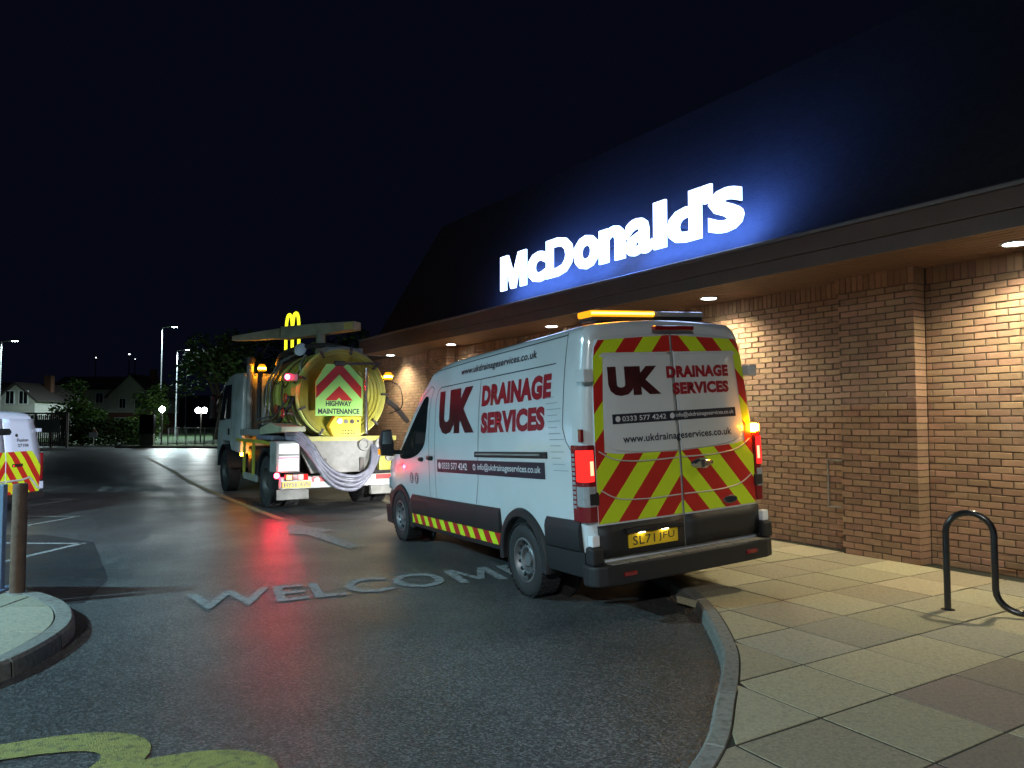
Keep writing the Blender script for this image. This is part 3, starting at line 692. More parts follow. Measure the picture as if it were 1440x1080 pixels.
def make_van():
    VX, VY, TH, RO = 1.027, 7.69, 0.474, 0.055
    mtx = Matrix.Translation((VX, VY, 0)) @ Matrix.Rotation(TH + PI / 2, 4, 'Z') @ Matrix.Translation((0, 1, 0)) @ Matrix.Rotation(-RO, 4, 'X') @ Matrix.Translation((0, -1, 0))
    V = empty('panel_van', mtx)
    tag(V, 'white panel van with dark red lettering and chevron rear doors parked half on the pavement', 'van')
    RK = -0.036                                     # nose-down rake of the body
    xs = [-1.165, -1.15, -1.12, -1.06, -0.95, 1.9, 2.25, 2.5, 2.8, 3.2, 3.55, 3.75, 4.15, 4.45, 4.66, 4.76]
    Ws = [0.905, 0.945, 0.975, 0.995, 1.0, 1.0, 1.0, 0.998, 0.992, 0.985, 0.975, 0.968, 0.945, 0.90, 0.82, 0.70]
    Zt = [2.47, 2.50, 2.525, 2.545, 2.555, 2.555, 2.535, 2.47, 2.27, 1.96, 1.68, 1.52, 1.40, 1.26, 1.06, 0.90]
    Pz = [0.3, 0.62, 0.82, 1.0, 1.35, 1.6, 1.9, 2.15, 2.35, 2.5]
    Py = [0.955, 0.985, 0.998, 1.0, 0.998, 0.985, 0.958, 0.927, 0.893, 0.86]
    def W(x): return lerp(xs, Ws, x)
    def sideY(x, z0): return W(x) * lerp(Pz, Py, z0)
    def section(x):
        w, zt = W(x), lerp(xs, Zt, x); r = 0.16 if x < 2.4 else 0.10; zb = 0.40
        top = zt - r; pts = []
        for k in range(15):
            z = zb + (top - zb) * k / 14; pts.append((w * lerp(Pz, Py, z), z))
        y1 = pts[-1][0]; rx = 0.17 if x < 2.4 else 0.12
        for k in range(1, 7):
            a = PI / 2 * k / 6; pts.append((y1 - rx * (1 - math.cos(a)), top + (r - 0.035) * math.sin(a)))
        yr = pts[-1][0]
        for k in range(1, 6):
            y = yr * (1 - k / 5); pts.append((y, zt - 0.035 * (y / yr) ** 2 if yr > 0 else zt))
        full = [(y, z) for y, z in pts] + [(-y, z) for y, z in reversed(pts[:-1])]
        lean = 0.05 if x < -1.0 else 0.0
        return [Vector((x + lean * max(0, (z - 1.3)) * (1 if x < -1.1 else 0.5), y, z + RK * x)) for y, z in full]
    st = []
    for k in range(len(xs) - 1):
        m = max(1, int((xs[k + 1] - xs[k]) / 0.18))
        st += [xs[k] + (xs[k + 1] - xs[k]) * j / m for j in range(m)]
    st.append(xs[-1])
    body = MB().loft([section(x) for x in st]).build('body', 'vanwhite', V, 28)
    cut = MB()
    for x in (0.0, 3.75):
        for s in (-1, 1): cut.cyl((x, s * 0.62, 0.37 + (RK * x * 0.5)), (x, s * 1.3, 0.37 + RK * x * 0.5), 0.425, n=40)
    co = cut.build('cutter', None); co.parent = V
    bo = body.modifiers.new('arch', 'BOOLEAN'); bo.object = co; bo.operation = 'DIFFERENCE'; bo.solver = 'EXACT'
    bpy.context.view_layer.update(); dg = bpy.context.evaluated_depsgraph_get()
    nm = bpy.data.meshes.new_from_object(body.evaluated_get(dg)); body.modifiers.clear(); body.data = nm
    for p in nm.polygons: p.use_smooth = True
    nm.set_sharp_from_angle(angle=R(28))
    bpy.data.objects.remove(co)
    MB().box(-1.0, 4.5, -0.60, 0.60, 0.26, 0.45).build('underbody', 'under', V)
    for x in (0.0, 3.75):
        for s in (-1, 1):
            MB().cyl((x, s * 0.60, 0.37), (x, s * 0.64, 0.37), 0.44, n=32).build('arch_liner', 'under', V)
            c = Vector((x, s * (W(x) - 0.005), 0.37 + RK * x * 0.45)); ri = []
            for k in range(25):
                a = R(-8) + R(196) * k / 24; d = Vector((math.cos(a), 0, math.sin(a)))
                ri.append([c + d * 0.405 - Vector((0, s * 0.05, 0)), c + d * 0.405 + Vector((0, s * 0.030, 0)), c + d * 0.415 + Vector((0, s * 0.040, 0)), c + d * 0.475 + Vector((0, s * 0.034, 0)), c + d * 0.492 + Vector((0, s * 0.002, 0)), c + d * 0.485 - Vector((0, s * 0.05, 0))])
            MB().loft(ri).build('wheel_arch', 'plastic', V, 40)
    for x, y, sd_ in ((0, 0.895, 1), (3.75, 0.895, 1), (0, -0.895, -1), (3.75, -0.895, -1)):
        wheel(V, (x, y, 0.352), sd_, 0.352, 0.225, 0.212)
    # dark cladding strips and sills
    def strip(name, x0, x1, prof, m, s=1, n=10):
        ri = []
        for k in range(n + 1):
            x = x0 + (x1 - x0) * k / n; ri.append([Vector((x, s * (W(x) * 1.0 + dy), z + RK * x)) for dy, z in prof])
        return MB().loft(ri).build(name, m, V, 30)
    cl = [(-0.03, 0.55), (0.012, 0.565), (0.026, 0.60), (0.030, 0.74), (0.020, 0.785), (-0.002, 0.822), (-0.03, 0.822)]
    sl = [(-0.06, 0.385), (-0.012, 0.385), (-0.004, 0.40), (-0.002, 0.425), (-0.006, 0.43), (0.004, 0.575), (-0.05, 0.575)]
    for s in (1, -1):
        strip('side_cladding', 0.484, 1.070, cl, 'plastic', s, 4); strip('side_cladding', 1.076, 2.600, cl, 'plastic', s, 8); strip('side_cladding', 2.606, 3.268, cl, 'plastic', s, 5)
        strip('side_cladding', -1.06, -0.484, cl, 'plastic', s, 5); strip('sill', 0.46, 3.30, sl, 'plastic', s)
        strip('side_cladding', 4.225, 4.70, cl, 'plastic', s, 6)
        strip('rear_corner_panel', -1.10, -0.45, [(-0.05, 0.33), (0.0, 0.345), (0.012, 0.40), (0.014, 0.555), (-0.05, 0.555)], 'plastic', s, 6)
    # sill stripes red / yellow
    def onside(x, z0, d=0.004): return Vector((x, W(x) + d + 0.001, z0 + RK * x))
    zz0, zz1 = 0.440, 0.565; k = 0; x = 3.40
    while x > 0.42:
        q = [(x, zz1), (x - 0.145, zz1), (x - 0.145 - 0.10, zz0), (x - 0.10, zz0)]
        for a, b, c in ((1, 0, 3.30), (-1, 0, -0.46)): q = clip(q, a, b, c)
        if len(q) > 2: MB().poly([onside(u, v) for u, v in q]).build('sill_stripe', 'red' if k % 2 else 'yel', V)
        x -= 0.145; k += 1
    # side livery
    def lay_side(xf, xr, z0, z1, d=0.003):
        return lambda u, v: Vector((xf + (xr - xf) * u, sideY(xf + (xr - xf) * u, z0 + (z1 - z0) * v) + d, z0 + (z1 - z0) * v + RK * (xf + (xr - xf) * u)))
    text_part('lettering', 'UK', lay_side(2.17, 1.10, 1.615, 2.145), 'txt_dark', V, 0.075, 0.98, 8)
    text_part('lettering', 'DRAINAGE', lay_side(0.91, -0.60, 1.895, 2.125), 'txt_red', V, 0.062, 1.06, 4)
    text_part('lettering', 'SERVICES', lay_side(0.91, -0.50, 1.605, 1.83), 'txt_red', V, 0.062, 1.06, 4)
    text_part('lettering', 'www.ukdrainageservices.co.uk', lay_side(1.56, -0.28, 2.275, 2.375), 'txt_blk', V, 0.022, 1.05, 2)
    fb = lay_side(2.22, -0.50, 1.155, 1.31, 0.003)
    MB().grid(lambda a, b: fb(a, b), 12, 2).build('contact_band', 'bar', V)
    ft = lay_side(2.06, 1.29, 1.195, 1.275, 0.005); text_part('lettering', '0333 577 4242', ft, 'txt_wht', V, 0.015, 1.0)
    ft2 = lay_side(1.0, -0.42, 1.19, 1.28, 0.005); text_part('lettering', 'info@ukdrainageservices.co.uk', ft2, 'txt_wht', V, 0.010, 1.0)
    def disc(xc, zc, r, d, m, name, inner=0.0):
        ring = lambda rr: [Vector((xc + rr * math.cos(a), sideY(xc, zc) + d, zc + RK * xc + rr * math.sin(a))) for a in [2 * PI * j / 20 for j in range(20)]]
        if inner: return MB().loft([ring(r), ring(inner)], False, False).build(name, m, V)
        return MB().poly(ring(r)).build(name, m, V)
    disc(2.135, 1.235, 0.042, 0.005, 'txt_wht', 'phone_icon'); disc(1.09, 1.235, 0.035, 0.005, 'txt_wht', 'mail_icon', 0.02)
    for xc in (3.24, 3.03):
        disc(xc, 1.045, 0.075, 0.004, 'txt_blk', 'round_icon'); disc(xc, 1.045, 0.058, 0.006, 'txt_wht', 'icon_ring', 0.050)
        MB().poly([Vector((xc + a, sideY(xc, 1.045) + 0.006, 1.045 + RK * xc + b)) for a, b in ((-0.012, -0.035), (0.012, -0.035), (0.012, 0.035), (-0.012, 0.035))]).build('icon_mark', 'txt_wht', V)
    # speed-line print behind the lettering
    for k in range(13):
        z = 1.90 - k * 0.055; L_ = 0.16 + 0.12 * ((k * 7) % 5) / 5
        xr = -0.50 - 0.16 * (k / 12.0); f_ = lay_side(xr, xr - L_, z, z + 0.007)
        MB().grid(lambda a, b: f_(a, b), 2, 1).build('print_line', 'printline', V)
    # seams, sliding door rail, handles
    def seam(pts, w=0.011):
        mb = MB()
        for a, b in zip(pts, pts[1:]):
            a, b = Vector(a), Vector(b); n = max(1, int((b - a).length / 0.15)); d = (b - a).normalized(); nn = Vector((-d.y, d.x)) * w / 2
            for k in range(n):
                p, q = a + (b - a) * k / n, a + (b - a) * (k + 1) / n
                mb.poly([Vector((t.x, sideY(t.x, t.y) + 0.0025, t.y + RK * t.x)) for t in (p - nn, q - nn, q + nn, p + nn)])
        mb.build('panel_seam', 'gap', V)
    seam([(2.52, 0.83), (2.52, 1.9), (2.47, 2.10), (2.40, 2.20), (2.50, 2.24), (2.80, 2.12), (3.05, 1.93)])
    seam([(2.30, 0.83), (2.30, 2.05), (2.24, 2.16), (2.15, 2.20), (-0.62, 2.205), (-0.66, 2.205)])
    seam([(1.08, 0.83), (1.00, 1.1), (0.98, 1.45), (0.965, 2.2)])
    seam([(-0.82, 2.46), (-0.82, 1.62), (-0.88, 1.50), (-1.0, 1.38)])
    seam([(2.3, 2.42), (1.2, 2.435), (-0.82, 2.44)], 0.012)
    rl = MB()
    rl.loft([[Vector((x, sideY(x, z) + d, z + RK * x)) for d, z in ((-0.01, 1.345), (0.012, 1.35), (0.012, 1.405), (-0.01, 1.41))] for x in (1.06, 0.5, 0.0, -0.55)])
    r0 = rl.build('door_rail', 'plastic', V)
    MB().loft([[Vector((x, sideY(x, z) + d, z + RK * x)) for d, z in ((0.0, 1.368), (0.018, 1.372), (0.018, 1.388), (0.0, 1.392))] for x in (1.02, 0.5, 0.0, -0.42)]).build('rail_track', 'dullgrey', r0)
    for x0, x1, z in ((2.93, 2.73, 1.305), (2.60, 2.36, 1.325)):
        xm = (x0 + x1) / 2
        MB().loft([[Vector((xm + (x - xm) * 1.0, sideY(x, z) + 0.004 + e, z + RK * x + dz)) for e, dz in ((0, -0.035 * q), (0.022 * q, -0.012), (0.022 * q, 0.022), (0, 0.030 * q))] for x, q in ((x0, 0.3), (x0 - 0.03, 0.9), (xm, 1.0), (x1 + 0.03, 0.9), (x1, 0.3))]).build('door_handle', 'black', V, 60)
    # windows
    def pane(name, outline, s=1, d=0.004):
        cx = sum(p[0] for p in outline) / len(outline); cz = sum(p[1] for p in outline) / len(outline); mb = MB(); rings = []
        for f in (1.0, 0.66, 0.33, 0.02): rings.append([Vector((cx + (x - cx) * f, s * (sideY(cx + (x - cx) * f, cz + (z - cz) * f) + d), cz + (z - cz) * f + RK * (cx + (x - cx) * f))) for x, z in outline])
        mb.loft(rings, False, True); return mb.build(name, 'glass', V, 40)
    wo = smooth_path([(2.60, 1.98, 0), (2.585, 2.10, 0), (2.70, 2.115, 0), (2.85, 2.03, 0), (3.10, 1.84, 0), (3.45, 1.58, 0), (3.72, 1.40, 0), (3.75, 1.32, 0), (3.55, 1.30, 0), (3.25, 1.315, 0), (2.95, 1.37, 0), (2.72, 1.47, 0), (2.64, 1.60, 0), (2.61, 1.80, 0)], 3)[:-1]
    for s in (1, -1): pane('door_window', [(p.x, p.y) for p in wo], s)
    MB().grid(lambda a, b: (lambda x, y: Vector((x, y, lerp(xs, Zt, x) - 0.035 * (y / 0.8) ** 2 + 0.012 + RK * x)))(2.58 + 1.10 * a, (-0.78 + 1.56 * b) * (0.90 + 0.08 * a)), 10, 10).build('windscreen', 'glass', V, 40)
    for s in (1, -1):                              # mirrors
        mr = bpy.data.objects.new('door_mirror', None); col.objects.link(mr); mr.parent = V; mr.location = (3.62, s * 1.02, 1.20)
        cas = [[Vector((x, s * y, z)) for y, z in ((0.10, 0.02 + i), (0.27 - i, 0.04 + i), (0.29 - i, 0.22), (0.26 - i, 0.38 - i), (0.12, 0.40 - i), (0.09, 0.2))] for x, i in ((-0.05, 0.0), (0.02, 0.0), (0.09, 0.04))]
        MB().loft(cas).build('mirror_case', 'plastic', mr, 40, bevel=0.012)
        MB().poly([Vector((-0.055, s * y, z)) for y, z in ((0.12, 0.19), (0.26, 0.20), (0.245, 0.365), (0.125, 0.375))]).build('mirror_glass', 'chrome', mr)
        MB().bar((0.0, s * -0.08, 0.06), (0.02, s * 0.13, 0.08), 0.09, 0.06).build('mirror_arm', 'plastic', mr, bevel=0.01)
        MB().box(0.0, 0.06, s * 0.285 - 0.008, s * 0.285 + 0.010, 0.05, 0.13).build('side_repeater', E_AMBER if False else mat('amber_lens', (0.6, 0.22, 0.01), 0.25, emit=(1, 0.35, 0.01), estr=0.6), mr)
    # front: headlamps, grille, bumper
    for s in (1, -1):
        hl = MB().prism([(4.46, 1.02), (4.70, 0.96), (4.755, 0.80), (4.60, 0.78), (4.44, 0.86)], lambda u, v, t: Vector((u, s * (0.92 - (u - 4.44) * 0.75 + t), v + RK * u)), -0.12, 0.02).build('headlamp', 'lampclr', V, bevel=0.01)
        MB().cyl((4.76, s * 0.60, 0.72), (4.80, s * 0.60, 0.72), 0.07, n=18).build('lamp_reflector', E_HEAD, hl)
        lamp('headlamp_beam', 'SPOT', (4.86, s * 0.60, 0.74), 420, (0.95, 0.97, 1.0), hl, rot=(0, R(-88), 0), spot_size=R(70), spot_blend=0.6, shadow_soft_size=0.06)
    MB().prism([(-0.95, 0.32), (0.95, 0.32), (0.97, 0.60), (-0.97, 0.60)], lambda u, v, t: Vector((4.55 + t - 0.28 * (abs(u) / 0.95) ** 3, u, v - 0.16)), -0.1, 0.30).build('front_bumper', 'plastic', V, bevel=0.03)
    # ---- rear end
    def rx(y, z, d=0.0): return -1.178 - 0.016 * (1 - (y / 0.9) ** 2) + 0.05 * max(0, z - 1.3) - d
    def half(z): return lerp([0.5, 0.85, 1.45, 1.9, 2.25, 2.42], [0.895, 0.900, 0.893, 0.868, 0.842, 0.800], z)
    for s in (1, -1):
        fn = lambda a, b: (lambda z: (lambda y: Vector((rx(y, z), s * y, z)))(0.008 + (half(z) - 0.008) * a))(0.56 + (2.445 - 0.56) * b - 0.05 * (a ** 3) * b ** 4)
        dr = MB().grid(fn, 10, 26).build('rear_door', 'vanwhite', V, 40, solid=0.012)
        # white window pressing
        ow = smooth_path([(0.03, 2.265, 0), (0.4, 2.275, 0), (0.66, 2.262, 0), (0.735, 2.20, 0), (0.77, 1.9, 0), (0.80, 1.60, 0), (0.78, 1.50, 0), (0.66, 1.43, 0), (0.35, 1.40, 0), (0.03, 1.395, 0)], 4)
        c0 = (0.03, 1.83); rr_ = []
        for f, d in ((1.0, 0.004), (0.975, 0.016), (0.7, 0.017), (0.35, 0.017), (0.01, 0.017)):
            rr_.append([Vector((rx(c0[0] + (p.x - c0[0]) * f, c0[1] + (p.y - c0[1]) * f, d), s * (c0[0] + (p.x - c0[0]) * f), c0[1] + (p.y - c0[1]) * f)) for p in ow])
        MB().loft(rr_, False, False, True).build('blank_panel', 'vanwhite', dr, 40)
        # chevron bands, apex up at the door gap
        K, T, Q0 = 1.15, 0.225, 0.965
        cells = [[(0.012, 0.835), (0.895, 0.835), (0.898, 1.12), (0.012, 1.12)], [(0.012, 1.12), (0.898, 1.12), (0.892, 1.43), (0.80, 1.43), (0.66, 1.41), (0.012, 1.39)], [(0.80, 1.43), (0.892, 1.43), (0.868, 1.9), (0.775, 1.9)], [(0.775, 1.9), (0.868, 1.9), (0.842, 2.25), (0.745, 2.25)],
                 [(0.012, 2.285), (0.745, 2.285), (0.845, 2.20), (0.825, 2.33), (0.78, 2.395), (0.012, 2.435)]]
        for ci, cell in enumerate(cells):
            lo = -3
            for k in range(lo, 12):
                q0, q1 = Q0 + k * T, Q0 + (k + 1) * T
                p = clip(cell, -K, -1, -q0) if False else clip(clip(cell, -K, -1, -q0), K, 1, q1)
                if len(p) < 3: continue
                area = abs(sum(p[i - 1][0] * p[i][1] - p[i][0] * p[i - 1][1] for i in range(len(p)))) / 2
                if area < 2e-4: continue
                MB().poly([Vector((rx(y, z, 0.010), s * y, z)) for y, z in p]).build('chevron_band', 'red' if k % 2 == 0 else 'yel', dr)
        for zc in (1.335, 1.005):
            pts_ = [(0.02, zc), (0.35, zc - 0.003), (0.60, zc + 0.012), (0.74, zc + 0.045), (0.86, zc + 0.11)]
            MB().tube([Vector((rx(y, z, 0.012), s * y, z)) for y, z in [(p.x, p.y) for p in smooth_path([(a, b, 0) for a, b in pts_], 5)]], 0.0065, 6).build('pressed_line', 'crease', dr, 60)
        MB().grid(lambda a, b: (lambda y, z: Vector((rx(y, z, 0.014), s * y, z)))(0.008 + 0.905 * a, 0.545 + 0.275 * b), 6, 3).build('door_lower_panel', 'plastic', dr, 40, solid=0.01)
        for zc in (2.09, 1.05):
            MB().box(-1.205, -1.07, min(s * 0.885, s * 0.985), max(s * 0.885, s * 0.985), zc - 0.055, zc + 0.055).build('door_hinge', 'vanwhite' if zc > 2 else 'plastic', dr, bevel=0.012)
        # tail lamp cluster
        tl = bpy.data.objects.new('tail_lamp', None); col.objects.link(tl); tl.parent = V
        def lens(name, m, z0, z1, y0, y1, d, inset=0.0):
            o_ = [(-1.198 - d, y0), (-1.198 - d, y1 - 0.05), (-1.165 - d, y1 - 0.012), (-1.10, y1), (-1.00 + inset, y1), (-1.02 + inset, y1 - 0.06), (-1.12, y0)]
            return MB().prism(o_, lambda u, v, t: Vector((u, s * v, t)), z0, z1).build(name, m, tl, bevel=0.010)
        lens('lamp_housing', 'lampred', 0.855, 1.505, 0.905, 1.028, 0.0)
        lens('lit_lens', E_TAIL, 1.195, 1.465, 0.922, 1.034, 0.006, -0.080)
        lens('lit_core', E_TAIL2, 1.25, 1.37, 0.932, 1.010, 0.010, -0.135)
        lens('clear_lens', 'lampclr', 0.985, 1.160, 0.916, 1.034, 0.005, -0.075)
        for k in range(12):
            MB().box(-1.062, -1.022, min(s * 1.02, s * 1.0325), max(s * 1.02, s * 1.0325), 0.97 + k * 0.040, 0.97 + k * 0.040 + 0.026).build('lens_rib', 'lampclr', tl)
        MB().box(-1.235, -1.16, min(s * 0.925, s * 1.0), max(s * 0.925, s * 1.0), 0.66, 0.755).build('reversing_lamp', 'whiteref', tl, bevel=0.01)
    # door gap, handle, badge, plate, bumper
    MB().grid(lambda a, b: (lambda y, z: Vector((rx(y, z, 0.0185), y, z)))(-0.005 + 0.010 * a, 0.55 + 1.90 * b), 1, 20).build('door_gap', 'gap', V)
    hd = MB().loft([[Vector((rx(y, 1.26, 0.012) - e, y, 1.262 + dz * q)) for e, dz in ((0, -0.045), (0.03 * q, -0.03), (0.03 * q, 0.025), (0, 0.04))] for y, q in ((-0.11, 0.35), (-0.15, 0.8), (-0.21, 1.3), (-0.27, 1.3), (-0.32, 0.8), (-0.37, 0.35))]).build('door_handle', 'chrome', V, 60)
    bd = MB().prism([(0.085 * math.cos(2 * PI * j / 28), 0.037 * math.sin(2 * PI * j / 28)) for j in range(28)], lambda u, v, t: Vector((rx(-0.56, 0.9) - t, -0.56 + u, 0.90 + v)), 0.005, 0.022).build('oval_badge', 'chrome', V, bevel=0.003)
    MB().prism([(0.070 * math.cos(2 * PI * j / 28), 0.027 * math.sin(2 * PI * j / 28)) for j in range(28)], lambda u, v, t: Vector((rx(-0.56, 0.9) - t, -0.56 + u, 0.90 + v)), 0.015, 0.025).build('badge_face', 'bar', bd)
    np_ = MB().box(rx(0.36, 0.66) - 0.035, rx(0.36, 0.66) - 0.016, 0.095, 0.625, 0.605, 0.725).build('number_plate', 'plate', V, bevel=0.004)
    xp = rx(0.36, 0.66) - 0.037
    text_part('plate_characters', 'SL71', lambda u, v: Vector((xp, 0.585 - 0.235 * u, 0.627 + 0.076 * v)), 'txt_blk', np_, 0.004, 1.05)
    text_part('plate_characters', 'JFU', lambda u, v: Vector((xp, 0.310 - 0.175 * u, 0.627 + 0.076 * v)), 'txt_blk', np_, 0.004, 1.05)
    ph = MB().box(rx(0.36, 0.66) - 0.07, rx(0.36, 0.66) - 0.012, 0.06, 0.66, 0.735, 0.775).build('plate_lamp_hood', 'plastic', V, bevel=0.006)
    for y in (0.25, 0.50): MB().box(xp - 0.028, xp - 0.008, y - 0.03, y + 0.03, 0.729, 0.7345).build('plate_lamp', E_PLATE, ph)
    bo_ = [(-1.10, 1.03), (-1.20, 1.03), (-1.265, 0.99), (-1.295, 0.90), (-1.31, 0.5), (-1.315, 0.0), (-1.31, -0.5), (-1.295, -0.90), (-1.265, -0.99), (-1.20, -1.03), (-1.10, -1.03)]
    bp_ = MB().prism(bo_, lambda u, v, t: Vector((u, v, t)), 0.33, 0.505).build('rear_bumper', 'plastic', V, bevel=0.02, seg=3)
    for k in range(9): MB().box(-1.302, -1.19, -0.86 + k * 0.193, -0.86 + k * 0.193 + 0.175, 0.5055, 0.512).build('step_tread', 'dullgrey', bp_)
    for s in (1, -1):
        MB().box(-1.26, -1.14, min(s * 0.90, s * 1.022), max(s * 0.90, s * 1.022), 0.505, 0.66).build('bumper_end', 'plastic', bp_, bevel=0.025)
        MB().box(-1.318, -1.29, min(s * 0.62, s * 0.75), max(s * 0.62, s * 0.75), 0.40, 0.435).build('rear_reflector', 'lampred', bp_, bevel=0.004)
    MB().box(-1.20, -1.14, -0.24, 0.20, 2.475, 2.515).build('brake_lamp', 'lampred', V, bevel=0.006)
    sl_ = MB().loft([[Vector((-1.17 - e, -0.925 + y, 1.505 + z)) for y, e, z in ((-0.03, 0.0, 0), (0.03, 0.0, 0), (0.03, 0.05, 0.01), (-0.03, 0.05, 0.01))], [Vector((-1.17 - e, -0.925 + y, 1.585 + z)) for y, e, z in ((-0.03, 0.0, 0), (0.03, 0.0, 0), (0.03, 0.05, -0.01), (-0.03, 0.05, -0.01))]]).build('strobe_lamp', E_AMBER, V)
    MB().box(-1.17, -1.10, -0.97, -0.88, 1.49, 1.60).build('strobe_bracket', 'plastic', V, bevel=0.005)
    for y in (0.992,): MB().box(-1.13, -1.08, y - 0.025, y + 0.004, 1.53, 1.64).build('strobe_lamp', 'lampred', V, bevel=0.006)
    # rear lettering
    def lay_rear(y0, y1, z0, z1, d=0.020): return lambda u, v: (lambda y, z: Vector((rx(y, z, d), y, z)))(y0 + (y1 - y0) * u, z0 + (z1 - z0) * v)
    text_part('lettering', 'UK', lay_rear(0.715, 0.16, 1.905, 2.16), 'txt_dark', V, 0.075, 0.98, 3)
    text_part('lettering', 'DRAINAGE', lay_rear(0.085, -0.655, 2.045, 2.155), 'txt_red', V, 0.062, 1.06)
    text_part('lettering', 'SERVICES', lay_rear(0.025, -0.645, 1.895, 2.005), 'txt_red', V, 0.062, 1.06)
    text_part('lettering', 'www.ukdrainageservices.co.uk', lay_rear(0.61, -0.63, 1.48, 1.565), 'txt_blk', V, 0.022, 1.05)
    fb2 = lay_rear(0.70, -0.705, 1.665, 1.75, 0.0185); MB().grid(lambda a, b: fb2(a, b), 12, 2).build('contact_band', 'bar', V)
    text_part('lettering', '0333 577 4242', lay_rear(0.60, 0.13, 1.685, 1.73, 0.0205), 'txt_wht', V, 0.012)
    text_part('lettering', 'info@ukdrainageservices.co.uk', lay_rear(0.02, -0.68, 1.682, 1.733, 0.0205), 'txt_wht', V, 0.008)
    for y in (0.645, 0.06):
        MB().poly([Vector((rx(y, 1.708, 0.0205), y + 0.026 * math.cos(a), 1.708 + 0.026 * math.sin(a))) for a in [2 * PI * j / 18 for j in range(18)]]).build('round_icon', 'txt_wht', V)
    # roof light bar
    lb = bpy.data.objects.new('light_bar', None); col.objects.link(lb); lb.parent = V; lb.location = (-0.76, 0, 2.60)
    MB().box(-0.11, 0.11, -0.64, 0.64, 0.0, 0.035).build('bar_base', 'plastic', lb, bevel=0.008)
    MB().box(-0.115, 0.115, -0.06, 0.66, 0.036, 0.092).build('lit_lens', E_AMBERLENS, lb, bevel=0.012)
    MB().box(-0.118, 0.118, -0.045, 0.652, 0.056, 0.074).build('led_strip', E_AMBERBAR, lb)
    MB().box(-0.115, 0.115, -0.66, -0.062, 0.036, 0.088).build('clear_lens', 'lampclr', lb, bevel=0.015)
    for y in (-0.45, 0.45): MB().box(-0.05, 0.05, y - 0.05, y + 0.05, -0.09, 0.005).build('mount_foot', 'plastic', lb)
    return V
van = make_van()

